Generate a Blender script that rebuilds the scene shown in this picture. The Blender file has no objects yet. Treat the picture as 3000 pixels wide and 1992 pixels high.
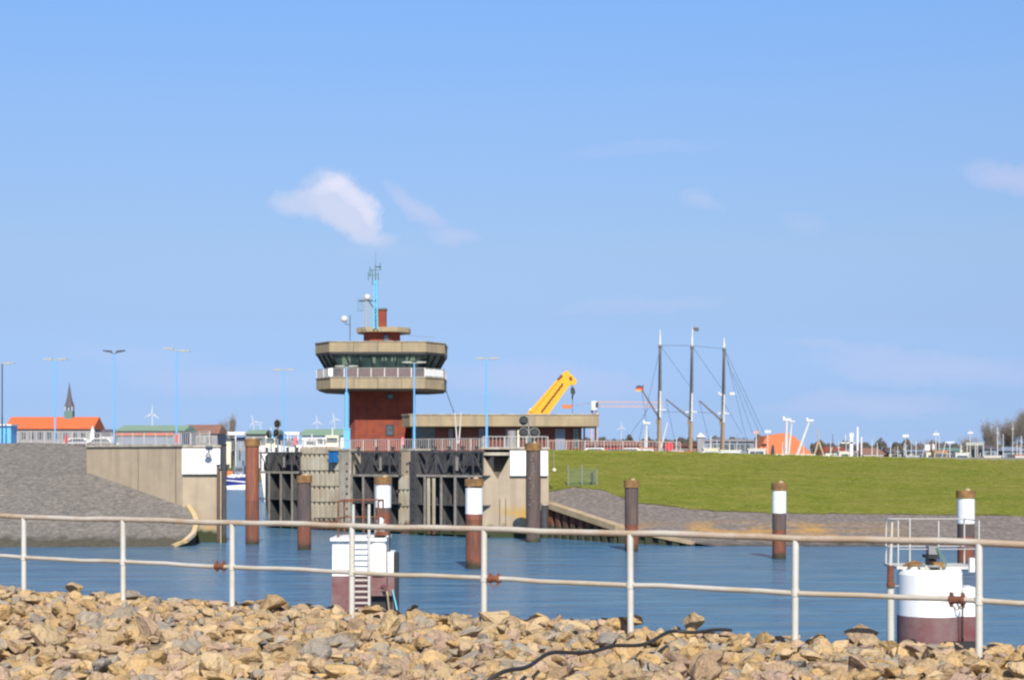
import bpy, bmesh, math, random
from mathutils import Vector, Matrix, noise
R = random.Random(7)
rad = math.radians
C = bpy.context.scene.collection

# ------------------------------------------------------------------ camera
EYE = 6.1                      # eye height above the water
K = 1.2706 / 5000.0
cam_d = bpy.data.cameras.new("camera")
cam = bpy.data.objects.new("camera", cam_d); C.objects.link(cam)
cam.location = (0, 0, EYE); cam.rotation_euler = (rad(90), 0, 0)
cam_d.sensor_width = 36; cam_d.lens = 60.0; cam_d.shift_y = 344 / 3000
cam_d.clip_start = 0.5; cam_d.clip_end = 30000
cam_d.dof.use_dof = True; cam_d.dof.focus_distance = 24; cam_d.dof.aperture_fstop = 7
sc = bpy.context.scene; sc.camera = cam
sc.view_settings.view_transform = 'Standard'; sc.view_settings.look = 'None'
sc.view_settings.exposure = 0.36; sc.view_settings.gamma = 1
sc.cycles.filter_width = 2.3
sc.cycles.use_denoising = True
sc.cycles.max_bounces = 6

# ------------------------------------------------------------------ sky and sun
SUN_EL, SUN_AZ = rad(40), rad(7)        # AZ: to the right of the direction behind the camera
sv = Vector((math.sin(SUN_AZ) * math.cos(SUN_EL), -math.cos(SUN_AZ) * math.cos(SUN_EL), math.sin(SUN_EL)))
ld = bpy.data.lights.new("sun", 'SUN'); ld.energy = 4.8; ld.angle = rad(0.5); ld.color = (1, 0.93, 0.82)
lo = bpy.data.objects.new("sun", ld); C.objects.link(lo)
lo.rotation_euler = sv.to_track_quat('Z', 'Y').to_euler(); lo.location = (0, 0, 200)

world = bpy.data.worlds.new("World"); sc.world = world; world.use_nodes = True
nt = world.node_tree; N = nt.nodes; L = nt.links
for n in list(N): N.remove(n)
def node(t, **kw):
    n = N.new(t)
    for k_, v_ in kw.items(): setattr(n, k_, v_)
    return n
def m_(op, a, b=None, c=None, clamp=False):
    n = node('ShaderNodeMath', operation=op, use_clamp=clamp)
    for i, v in enumerate((a, b, c)):
        if v is None: continue
        if isinstance(v, (int, float)): n.inputs[i].default_value = v
        else: L.new(v, n.inputs[i])
    return n.outputs[0]
sky = node('ShaderNodeTexSky', sky_type='NISHITA')
sky.sun_disc = False; sky.sun_elevation = SUN_EL
sky.sun_rotation = math.atan2(sv.x, sv.y)
sky.air_density = 1.0; sky.dust_density = 0.4; sky.ozone_density = 3.0
tc = node('ShaderNodeTexCoord'); sp = node('ShaderNodeSeparateXYZ'); L.new(tc.outputs['Generated'], sp.inputs[0])
# tint by height: sky hue low down, darkened overhead to weaken the fill light
rmp = node('ShaderNodeValToRGB'); L.new(sp.outputs[2], rmp.inputs[0])
e = rmp.color_ramp.elements
TINT = [(0.0, .50, .74, 1.50), (0.016, .45, .64, 1.26), (0.034, .455, .60, 1.10), (0.08, .605, .663, .934), (0.122, .787, .797, .945),
        (0.196, .95, 1.0, 1.16), (0.254, .99, 1.15, 1.376), (0.42, .72, .82, .98), (0.9, .55, .60, .74)]
while len(e) < len(TINT): e.new(0.5)
for el, (p_, r_, g_, b_) in zip(e, TINT): el.position = p_
for el, (p_, r_, g_, b_) in zip(e, TINT): el.color = (r_ / 1.6, g_ / 1.6, b_ / 1.6, 1)
tsc = node('ShaderNodeVectorMath', operation='SCALE'); L.new(rmp.outputs[0], tsc.inputs[0]); tsc.inputs['Scale'].default_value = 1.6 * .89
mul = node('ShaderNodeMix', data_type='RGBA', blend_type='MULTIPLY'); mul.inputs[0].default_value = 1
mul.clamp_result = False
L.new(sky.outputs[0], mul.inputs[6]); L.new(tsc.outputs[0], mul.inputs[7])
# clouds: soft ellipses by direction, broken up by noise
ysafe = m_('MAXIMUM', sp.outputs[1], 0.05)
U = m_('ADD', m_('DIVIDE', m_('DIVIDE', sp.outputs[0], ysafe), K), 1180.5)
V = m_('SUBTRACT', 1055.0, m_('DIVIDE', m_('DIVIDE', sp.outputs[2], ysafe), K))
def wnoise(scale, detail, rough=.6):
    n_ = node('ShaderNodeTexNoise'); n_.inputs['Scale'].default_value = scale; n_.inputs['Detail'].default_value = detail; n_.inputs['Roughness'].default_value = rough
    L.new(tc.outputs['Generated'], n_.inputs['Vector']); sx_ = node('ShaderNodeSeparateColor'); L.new(n_.outputs['Color'], sx_.inputs[0])
    return [m_('SUBTRACT', sx_.outputs[k_], 0.5) for k_ in range(3)]
w1 = wnoise(30, 9, .68); w2 = wnoise(9, 3)
U = m_('ADD', m_('ADD', U, m_('MULTIPLY', w1[0], 110)), m_('MULTIPLY', w2[0], 90))
V = m_('ADD', m_('ADD', V, m_('MULTIPLY', w1[1], 85)), m_('MULTIPLY', w2[1], 50))
def ell(cx, cy, a, b, ang, amp, soft=1.0):
    ca, sa = math.cos(rad(ang)), math.sin(rad(ang))
    du = m_('SUBTRACT', U, cx); dv = m_('SUBTRACT', V, cy)
    p = m_('DIVIDE', m_('ADD', m_('MULTIPLY', du, ca), m_('MULTIPLY', dv, sa)), a)
    q = m_('DIVIDE', m_('SUBTRACT', m_('MULTIPLY', dv, ca), m_('MULTIPLY', du, sa)), b)
    val = m_('DIVIDE', m_('SUBTRACT', 1.0, m_('ADD', m_('MULTIPLY', p, p), m_('MULTIPLY', q, q))), soft, clamp=True)
    return m_('MULTIPLY', val, amp)
def union(lst):
    t_ = None
    for args in lst:
        v = m_('SUBTRACT', 1.0, ell(*args)); t_ = v if t_ is None else m_('MULTIPLY', t_, v)
    return m_('SUBTRACT', 1.0, t_)
body = union([(725, 472, 98, 50, 6, .62, .7), (795, 462, 104, 72, 34, .68, .6), (840, 512, 70, 48, 40, .6, .6), (862, 545, 78, 28, 8, .45, .8), (800, 500, 60, 40, 20, .35, .8)])
rim = union([(805, 432, 66, 30, 34, .55, 1.0), (862, 480, 62, 26, 58, .5, 1.0), (765, 428, 56, 24, -12, .4, 1.0)])
wisp = union([(965, 475, 85, 30, 38, .42, 1.0), (1045, 545, 75, 22, 8, .30, 1.0), (880, 580, 110, 18, 0, .10, 1), (1630, 470, 60, 26, 15, .24, 1.0), (1860, 520, 60, 28, 10, .12, 1.0), (2330, 415, 130, 42, 12, .38, 1.0),
    (1250, 880, 320, 50, 4, .22, 1), (1480, 700, 240, 24, -4, .14, 1), (2150, 850, 320, 44, 3, .26, 1), (500, 880, 280, 44, 3, .18, 1), (2000, 930, 260, 36, 0, .24, 1), (1500, 345, 220, 20, -3, .10, 1), (1950, 800, 160, 20, 5, .16, 1), (300, 820, 200, 30, 0, .12, 1)])
front = m_('GREATER_THAN', sp.outputs[1], 0.06)
def cmix(prev, fac, col):
    mx = node('ShaderNodeMix', data_type='RGBA'); mx.clamp_result = False
    L.new(m_('MULTIPLY', fac, front), mx.inputs[0]); L.new(prev, mx.inputs[6]); mx.inputs[7].default_value = (*col, 1); return mx.outputs[2]
cur_ = cmix(mul.outputs[2], wisp, (5.3, 5.2, 6.9)); cur_ = cmix(cur_, body, (5.1, 5.5, 7.0)); cur_ = cmix(cur_, rim, (6.9, 6.7, 7.8))
bg = node('ShaderNodeBackground'); bg.inputs[1].default_value = 0.1
L.new(cur_, bg.inputs[0])
wo = node('ShaderNodeOutputWorld'); L.new(bg.outputs[0], wo.inputs[0])

# ------------------------------------------------------------------ materials
MATS = {}
def mat(name, col, rough=0.7, metal=0.0, col2=None, scale=3.0, amt=0.5, stretch=(1, 1, 1), bump=0.0, bscale=20.0,
        tide=None, streak=None, emit=None, detail=5, contrast=0.15, spots=None, world_pos=False, spec=0.5, cells=None):
    """Principled surface: base colour broken up by noise, optional vertical streaks, tidal algae band, lichen spots."""
    if name in MATS: return MATS[name]
    m = bpy.data.materials.new(name); m.use_nodes = True; t = m.node_tree; n = t.nodes; l = t.links
    b = n['Principled BSDF']; b.inputs['Roughness'].default_value = rough; b.inputs['Metallic'].default_value = metal
    b.inputs['Specular IOR Level'].default_value = spec
    tcn = n.new('ShaderNodeTexCoord'); geo = n.new('ShaderNodeNewGeometry')
    src = geo.outputs['Position'] if world_pos else tcn.outputs['Object']
    cur = None
    if col2 is not None:
        mp = n.new('ShaderNodeMapping'); mp.inputs['Scale'].default_value = stretch; l.new(src, mp.inputs[0])
        nz = n.new('ShaderNodeTexNoise'); nz.inputs['Scale'].default_value = scale; nz.inputs['Detail'].default_value = detail
        nz.inputs['Roughness'].default_value = 0.62
        l.new(mp.outputs[0], nz.inputs['Vector'])
        r = n.new('ShaderNodeValToRGB'); l.new(nz.outputs[0], r.inputs[0])
        r.color_ramp.elements[0].position = 0.5 - contrast; r.color_ramp.elements[1].position = 0.5 + contrast
        r.color_ramp.elements[0].color = (*col, 1)
        mixv = [col[i] * (1 - amt) + col2[i] * amt for i in range(3)]
        r.color_ramp.elements[1].color = (*mixv, 1)
        cur = r.outputs[0]
    def over(cur, color, fac):
        mx = n.new('ShaderNodeMix'); mx.data_type = 'RGBA'; l.new(fac, mx.inputs[0])
        if cur is None: mx.inputs[6].default_value = (*col, 1)
        else: l.new(cur, mx.inputs[6])
        mx.inputs[7].default_value = (*color, 1); return mx.outputs[2]
    def ma(op, a, b_, clamp=False):
        q = n.new('ShaderNodeMath'); q.operation = op; q.use_clamp = clamp
        for i, v in enumerate((a, b_)):
            if isinstance(v, (int, float)): q.inputs[i].default_value = v
            else: l.new(v, q.inputs[i])
        return q.outputs[0]
    if streak:       # (colour, amount, scale) narrow stains running down
        mp = n.new('ShaderNodeMapping'); mp.inputs['Scale'].default_value = (streak[2], streak[2], streak[2] * 0.08); l.new(src, mp.inputs[0])
        nz = n.new('ShaderNodeTexNoise'); nz.inputs['Scale'].default_value = 1; nz.inputs['Detail'].default_value = 6
        l.new(mp.outputs[0], nz.inputs['Vector'])
        f = ma('MULTIPLY', ma('MULTIPLY', ma('SUBTRACT', nz.outputs[0], 0.47), 6, True), streak[1], True)
        cur = over(cur, streak[0], f)
    if spots:        # (colour, threshold, scale, zmin, zmax)
        sp_ = n.new('ShaderNodeSeparateXYZ'); l.new(geo.outputs['Position'], sp_.inputs[0])
        mp = n.new('ShaderNodeMapping'); mp.inputs['Scale'].default_value = (spots[2] * .35, spots[2] * .5, spots[2]); l.new(geo.outputs['Position'], mp.inputs[0])
        nz = n.new('ShaderNodeTexNoise'); nz.inputs['Scale'].default_value = 1; nz.inputs['Detail'].default_value = 6
        l.new(mp.outputs[0], nz.inputs['Vector'])
        f = ma('MULTIPLY', ma('SUBTRACT', nz.outputs[0], spots[1]), 6, True)
        zi = ma('MULTIPLY', ma('MULTIPLY', ma('SUBTRACT', sp_.outputs[2], spots[3]), 3, True), ma('MULTIPLY', ma('SUBTRACT', spots[4], sp_.outputs[2]), 1.6, True), True)
        f = ma('MULTIPLY', f, zi, True)
        if len(spots) > 5:
            f = ma('MULTIPLY', f, ma('MULTIPLY', ma('MULTIPLY', ma('SUBTRACT', sp_.outputs[0], spots[5]), .5, True), ma('MULTIPLY', ma('SUBTRACT', spots[6], sp_.outputs[0]), .12, True), True), True)
        cur = over(cur, spots[0], ma('MULTIPLY', f, .8))
    if tide:         # (colour, z level)
        sp_ = n.new('ShaderNodeSeparateXYZ'); l.new(geo.outputs['Position'], sp_.inputs[0])
        nz = n.new('ShaderNodeTexNoise'); nz.inputs['Scale'].default_value = 1.3; nz.inputs['Detail'].default_value = 5
        l.new(geo.outputs['Position'], nz.inputs['Vector'])
        zz = ma('ADD', sp_.outputs[2], ma('MULTIPLY', ma('SUBTRACT', nz.outputs[0], 0.5), 1.0))
        cur = over(cur, tide[0], ma('MULTIPLY', ma('SUBTRACT', tide[1], zz), 3.0, True))
    if cells:        # (scale, strength) separate blocks with dark joints
        mp = n.new('ShaderNodeMapping'); mp.inputs['Scale'].default_value = (cells[0], cells[0], cells[0]); l.new(src, mp.inputs[0])
        vo = n.new('ShaderNodeTexVoronoi'); vo.inputs['Scale'].default_value = 1; vo.inputs['Randomness'].default_value = .8; l.new(mp.outputs[0], vo.inputs['Vector'])
        ve = n.new('ShaderNodeTexVoronoi'); ve.feature = 'DISTANCE_TO_EDGE'; ve.inputs['Scale'].default_value = 1; ve.inputs['Randomness'].default_value = .8; l.new(mp.outputs[0], ve.inputs['Vector'])
        sc_ = n.new('ShaderNodeSeparateColor'); l.new(vo.outputs['Color'], sc_.inputs[0])
        v1 = ma('ADD', ma('MULTIPLY', sc_.outputs[0], cells[1]), 1 - cells[1] * .45)
        v1 = ma('MULTIPLY', v1, ma('ADD', ma('MULTIPLY', ve.outputs['Distance'], 3.0, True), .72, True))
        hs = n.new('ShaderNodeHueSaturation'); l.new(v1, hs.inputs['Value']); l.new(cur, hs.inputs['Color']); cur = hs.outputs[0]
    if cur is None: b.inputs['Base Color'].default_value = (*col, 1)
    else: l.new(cur, b.inputs['Base Color'])
    if bump:
        nb = n.new('ShaderNodeTexNoise'); nb.inputs['Scale'].default_value = bscale; nb.inputs['Detail'].default_value = 6
        l.new(src, nb.inputs['Vector'])
        bp = n.new('ShaderNodeBump'); bp.inputs['Strength'].default_value = bump; bp.inputs['Distance'].default_value = 0.05
        l.new(nb.outputs[0], bp.inputs['Height']); l.new(bp.outputs[0], b.inputs['Normal'])
    MATS[name] = m; return m

ALG = (0.035, 0.045, 0.018)
M = {}
M['conc'] = mat('concrete', (0.42, 0.345, 0.25), .9, col2=(0.35, 0.285, 0.21), scale=.8, amt=.8, tide=(ALG, 1.0), streak=((.24, .19, .14), .35, 1.6), spots=((.45, .27, .05), .5, .9, .7, 2.6), world_pos=True)
M['conc_lt'] = mat('pale_concrete', (0.46, 0.42, 0.35), .9, col2=(0.28, 0.25, 0.2), scale=1.2, amt=.8, tide=(ALG, .8), streak=((.2, .17, .12), .5, 2.5), world_pos=True)
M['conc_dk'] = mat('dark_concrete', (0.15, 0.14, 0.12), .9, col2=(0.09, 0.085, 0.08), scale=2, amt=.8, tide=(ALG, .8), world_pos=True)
M['ringconc'] = mat('tower_concrete', (0.37, 0.295, 0.18), .9, col2=(0.28, 0.225, 0.145), scale=.6, amt=.9, streak=((.22, .19, .14), .55, 2.2), world_pos=True)
M['seam'] = mat('joint', (0.13, 0.11, 0.08), .9)
M['white'] = mat('white_paint', (0.84, 0.85, 0.85), .5, col2=(.7, .7, .68), scale=2, amt=.35, bump=.05, streak=((.55, .47, .36), .3, 5), world_pos=True)
M['whiteband'] = mat('white_band_paint', (0.84, 0.85, 0.86), .5, col2=(.74, .74, .72), scale=3, amt=.5, streak=((.5, .42, .33), .3, 6), world_pos=True)
M['brick'] = mat('red_brick', (0.27, 0.06, 0.028), .9, col2=(0.17, 0.04, 0.028), scale=.9, amt=.9, world_pos=True, bump=.2, bscale=4)
M['brick2'] = mat('brown_brick', (0.15, 0.055, 0.04), .9, col2=(0.10, 0.04, 0.03), scale=.9, amt=.9, world_pos=True)
M['glass'] = mat('green_tinted_glass', (0.02, 0.045, 0.045), .08, col2=(0.06, 0.11, 0.10), scale=.5, amt=1, world_pos=True, spec=.6)
M['blind'] = mat('pale_green_blind', (0.22, 0.31, 0.22), .7, col2=(.14, .2, .16), scale=2, amt=.7)
M['window'] = mat('window_glass', (0.05, 0.065, 0.08), .1, col2=(.16, .19, .22), scale=1, amt=.8)
M['frame'] = mat('dark_frame', (0.035, 0.037, 0.04), .5)
M['fgrey'] = mat('grey_frame', (0.25, 0.26, 0.27), .5)
M['steel'] = mat('black_gate_steel', (0.065, 0.068, 0.075), .75, col2=(0.035, .035, .04), scale=1.3, amt=.9, tide=(ALG, .7), streak=((.13, .12, .11), .5, 3), world_pos=True)
M['rib'] = mat('worn_rib_edge', (0.33, 0.31, 0.28), .8, col2=(0.20, 0.17, .14), scale=1.5, amt=.9, tide=(ALG, .7), world_pos=True)
M['timber'] = mat('fender_timber', (0.52, 0.48, 0.38), .9, col2=(0.42, 0.34, .23), scale=.5, amt=.9, tide=((.12, .05, .035), 1.0), streak=((.25, .21, .16), .5, 4), world_pos=True)
M['fender'] = mat('tarred_fender', (0.05, 0.052, 0.06), .8, col2=(0.09, 0.08, .075), scale=1, amt=.8, tide=(ALG, .8), world_pos=True)
M['blue'] = mat('blue_paint', (0.02, 0.15, 0.42), .4)
M['sky'] = mat('light_blue_paint', (0.15, 0.46, 0.86), .45, col2=(.12, .40, .78), scale=1, amt=.5)
M['cyan'] = mat('pale_cyan_paint', (0.16, 0.52, 0.70), .45)
M['dkpole'] = mat('dark_grey_paint', (0.05, 0.06, 0.09), .5)
M['lampgrey'] = mat('lamp_head_grey', (0.36, 0.37, 0.32), .5)
M['lampdark'] = mat('lamp_head_dark', (0.05, 0.065, 0.085), .5)
M['galv'] = mat('galvanised_pipe', (0.52, 0.50, 0.46), .55, metal=0.1, col2=(0.42, 0.33, 0.21), scale=1.4, amt=.75, bump=.15, bscale=60, world_pos=True, contrast=.1)
M['galvtop'] = mat('rust_stained_pipe', (0.50, 0.46, 0.40), .6, metal=0.1, col2=(0.38, 0.26, 0.16), scale=1.1, amt=.8, bump=.2, bscale=60, world_pos=True, contrast=.09, streak=None)
M['galvpost'] = mat('galvanised_post', (0.60, 0.60, 0.57), .55, metal=0.1, col2=(0.50, 0.46, 0.36), scale=3, amt=.6, bump=.15, bscale=60, world_pos=True)
M['rail'] = mat('grey_handrail', (0.42, 0.41, 0.40), .6, col2=(.5, .44, .42), scale=.4, amt=.6, world_pos=True)
M['railred'] = mat('faded_red_handrail', (0.48, 0.33, 0.31), .6, col2=(.45, .42, .42), scale=.5, amt=.8, world_pos=True)
M['rust'] = mat('rust', (0.24, 0.085, 0.04), .9, col2=(0.12, 0.05, .03), scale=4, amt=.8, bump=.4, bscale=40)
M['redrust'] = mat('red_primer_rust', (0.27, 0.085, 0.055), .85, col2=(0.15, 0.06, .045), scale=1.6, amt=.8, stretch=(1, 1, .5), tide=(ALG, .45), streak=((.33, .13, .05), .6, 6), world_pos=True)
M['pilecap'] = mat('pile_cap_rust', (0.30, 0.16, 0.05), .9, col2=(0.13, 0.075, .04), scale=2.5, amt=.9, world_pos=True)
M['piledark'] = mat('pile_dark', (0.07, 0.06, 0.062), .85, col2=(0.13, 0.08, .065), scale=1.5, amt=.8, stretch=(1, 1, .4), tide=(ALG, .4), streak=((.17, .12, .09), .5, 7), world_pos=True)
M['pilered'] = mat('pile_red', (0.20, 0.065, 0.035), .85, col2=(0.10, 0.05, .04), scale=2.2, amt=.9, stretch=(1, 1, .4), tide=((.04, .035, .02), .5), streak=((.28, .10, .04), .5, 6), world_pos=True)
M['maroon'] = mat('maroon_hull_paint', (0.15, 0.035, 0.04), .7, col2=(0.24, 0.19, .18), scale=1.4, amt=.75, contrast=.2, tide=(ALG, .5), world_pos=True)
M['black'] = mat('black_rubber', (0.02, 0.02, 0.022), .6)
M['yellow'] = mat('crane_yellow', (0.78, 0.40, 0.015), .45, col2=(.7, .33, .02), scale=1, amt=.6)
M['orange'] = mat('orange_tile_roof', (0.62, 0.14, 0.045), .9, col2=(0.5, .12, .05), scale=.5, amt=.7, world_pos=True)
M['orangetent'] = mat('orange_roof_sheet', (0.60, 0.19, 0.075), .8, col2=(0.6, .16, .06), scale=.6, amt=.7, world_pos=True)
M['brownroof'] = mat('brown_tile_roof', (0.26, 0.13, 0.095), .9, col2=(0.2, .11, .09), scale=.3, amt=.8, world_pos=True)
M['green'] = mat('green_metal_roof', (0.19, 0.30, 0.20), .7, col2=(0.25, .34, .27), scale=.3, amt=.8, world_pos=True)
M['greywall'] = mat('grey_render', (0.32, 0.31, 0.31), .9, col2=(0.22, .21, .22), scale=.3, amt=.8, world_pos=True)
M['bluegrey'] = mat('blue_grey_cladding', (0.17, 0.22, 0.30), .7, col2=(0.23, .28, .34), scale=.4, amt=.8, world_pos=True)
M['cream'] = mat('cream_paint', (0.75, 0.70, 0.52), .6)
M['slate'] = mat('slate', (0.085, 0.075, 0.09), .8, col2=(.13, .12, .14), scale=.5, amt=.8, world_pos=True)
M['copper'] = mat('copper_green', (0.11, 0.20, 0.18), .8)
M['mastwhite'] = mat('mast_white', (0.68, 0.68, 0.67), .5, col2=(.5, .48, .44), scale=.3, amt=.7, world_pos=True)
M['mastdark'] = mat('mast_dark_wood', (0.15, 0.14, 0.15), .6)
M['shipwhite'] = mat('ship_mast_white', (0.72, 0.71, 0.68), .6, col2=(.60, .54, .46), scale=1, amt=.8, world_pos=True)
M['masttan'] = mat('mast_varnish', (0.42, 0.30, 0.18), .6)
M['red'] = mat('signal_red', (0.55, 0.03, 0.04), .5)
M['pink'] = mat('faded_pink_red', (0.75, 0.16, 0.22), .5)
M['navy'] = mat('navy_hull', (0.015, 0.035, 0.22), .4)
M['towerred'] = mat('faded_crane_red', (0.55, 0.33, 0.27), .7)
M['bark'] = mat('bare_twigs', (0.17, 0.145, 0.125), .95, col2=(.24, .205, .175), scale=1, amt=.8)
M['paving'] = mat('stone_paving', (0.22, 0.20, 0.18), .95, col2=(0.115, 0.108, 0.10), scale=2.6, amt=.9, bump=.7, bscale=9, detail=9, world_pos=True,
                  cells=(4.6, .34), tide=((.075, .068, .05), .75), spots=((.36, .20, .10), .52, .5, .7, 1.9), stretch=(1, 1, 1))
M['paving_r'] = mat('stone_paving_lichen', (0.235, 0.20, 0.18), .95, col2=(0.125, 0.11, 0.098), scale=2.6, amt=.9, bump=.7, bscale=9, detail=9, world_pos=True,
                  cells=(4.6, .34), tide=((.07, .065, .06), .35), spots=((.46, .26, .06), .41, .9, .4, 1.6, 7, 30))
M['kerb'] = mat('pale_kerb_stone', (0.52, 0.44, 0.33), .9, col2=(.50, .33, .08), scale=1.0, amt=.8, world_pos=True, tide=(ALG, .25))
M['captimber'] = mat('tan_capping_beam', (0.46, 0.36, 0.23), .9, col2=(.34, .25, .15), scale=1.2, amt=.8, world_pos=True)
M['sheet'] = mat('rusty_sheet_pile', (0.28, 0.10, 0.06), .9, col2=(0.08, .05, .045), scale=1.5, amt=.9, world_pos=True, tide=((.05, .055, .03), 1.15))
M['bankearth'] = mat('bank_gravel', (0.36, 0.27, 0.16), .95, col2=(.24, .18, .12), scale=6, amt=.9, bump=1, bscale=14, world_pos=True)
M['deck'] = mat('quay_paving', (0.22, 0.21, 0.195), .9, col2=(.16, .155, .15), scale=.6, amt=.8, world_pos=True)
M['farland'] = mat('far_land', (0.10, 0.12, 0.06), .95, col2=(.15, .13, .08), scale=.02, amt=.8, world_pos=True)

# grass
def grass_mat():
    m = bpy.data.materials.new('dike_grass'); m.use_nodes = True; t = m.node_tree; n = t.nodes; l = t.links
    b = n['Principled BSDF']; b.inputs['Roughness'].default_value = .95; b.inputs['Specular IOR Level'].default_value = .1
    g = n.new('ShaderNodeNewGeometry'); last = None
    for (s, st, c0, c1, pos, f) in ((.22, (.5, 1, 1), (.125, .150, .012), (.175, .165, .028), (.40, .60), 1), (.9, (.22, 1, 1), (.095, .145, .008), (.27, .24, .07), (.40, .66), .55),
                                    (4, (.4, 1, 1), (.08, .11, .008), (.26, .24, .075), (.36, .68), .45)):
        mp = n.new('ShaderNodeMapping'); mp.inputs['Scale'].default_value = st; l.new(g.outputs['Position'], mp.inputs[0])
        nz = n.new('ShaderNodeTexNoise'); nz.inputs['Scale'].default_value = s; nz.inputs['Detail'].default_value = 8; nz.inputs['Roughness'].default_value = .65
        l.new(mp.outputs[0], nz.inputs['Vector'])
        r = n.new('ShaderNodeValToRGB'); l.new(nz.outputs[0], r.inputs[0])
        r.color_ramp.elements[0].position, r.color_ramp.elements[1].position = pos
        r.color_ramp.elements[0].color = (*c0, 1); r.color_ramp.elements[1].color = (*c1, 1)
        if last is None: last = r.outputs[0]
        else:
            mx = n.new('ShaderNodeMix'); mx.data_type = 'RGBA'; mx.inputs[0].default_value = f
            l.new(last, mx.inputs[6]); l.new(r.outputs[0], mx.inputs[7]); last = mx.outputs[2]
    l.new(last, b.inputs['Base Color'])
    nb = n.new('ShaderNodeTexNoise'); nb.inputs['Scale'].default_value = 3; nb.inputs['Detail'].default_value = 8; l.new(g.outputs['Position'], nb.inputs['Vector'])
    bp = n.new('ShaderNodeBump'); bp.inputs['Strength'].default_value = .5; bp.inputs['Distance'].default_value = .3
    l.new(nb.outputs[0], bp.inputs['Height']); l.new(bp.outputs[0], b.inputs['Normal'])
    return m
M['grass'] = grass_mat()
def water_mat():
    m = bpy.data.materials.new('harbour_water'); m.use_nodes = True; t = m.node_tree; n = t.nodes; l = t.links
    b = n['Principled BSDF']; b.inputs['Roughness'].default_value = .2; b.inputs['IOR'].default_value = 1.33
    g = n.new('ShaderNodeNewGeometry')
    nz = n.new('ShaderNodeTexNoise'); nz.inputs['Scale'].default_value = 1.0; nz.inputs['Detail'].default_value = 9; nz.inputs['Roughness'].default_value = .7
    mpw = n.new('ShaderNodeMapping'); mpw.inputs['Scale'].default_value = (.14, .60, 1); l.new(g.outputs['Position'], mpw.inputs[0]); l.new(mpw.outputs[0], nz.inputs['Vector'])
    r = n.new('ShaderNodeValToRGB'); l.new(nz.outputs[0], r.inputs[0])
    r.color_ramp.elements[0].position = .38; r.color_ramp.elements[1].position = .62; r.color_ramp.elements[0].color = (.032, .12, .235, 1); r.color_ramp.elements[1].color = (.095, .20, .30, 1)
    l.new(r.outputs[0], b.inputs['Base Color'])
    prev = None
    for s, st, stg, dist in ((.5, (.5, 1.0, 1), 1, .55), (1.6, (.45, 1.0, 1), 1, .26), (5, (.5, 1.0, 1), .9, .08)):
        mp = n.new('ShaderNodeMapping'); mp.inputs['Scale'].default_value = st; mp.inputs['Rotation'].default_value = (0, 0, .25); l.new(g.outputs['Position'], mp.inputs[0])
        w = n.new('ShaderNodeTexNoise'); w.inputs['Scale'].default_value = s; w.inputs['Detail'].default_value = 4
        l.new(mp.outputs[0], w.inputs['Vector'])
        bp = n.new('ShaderNodeBump'); bp.inputs['Strength'].default_value = stg; bp.inputs['Distance'].default_value = dist
        l.new(w.outputs[0], bp.inputs['Height'])
        if prev: l.new(prev, bp.inputs['Normal'])
        prev = bp.outputs[0]
    l.new(prev, b.inputs['Normal'])
    return m
M['water'] = water_mat()

# ------------------------------------------------------------------ mesh tools
def W(dx, dy, d): return Vector(((dx - 1180.5) * K * d, d, EYE - (dy - 1055.0) * K * d))
def wx(dx, d): return (dx - 1180.5) * K * d
def wz(dy, d): return EYE - (dy - 1055.0) * K * d
def ml(px, d): return px * K * d

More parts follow.
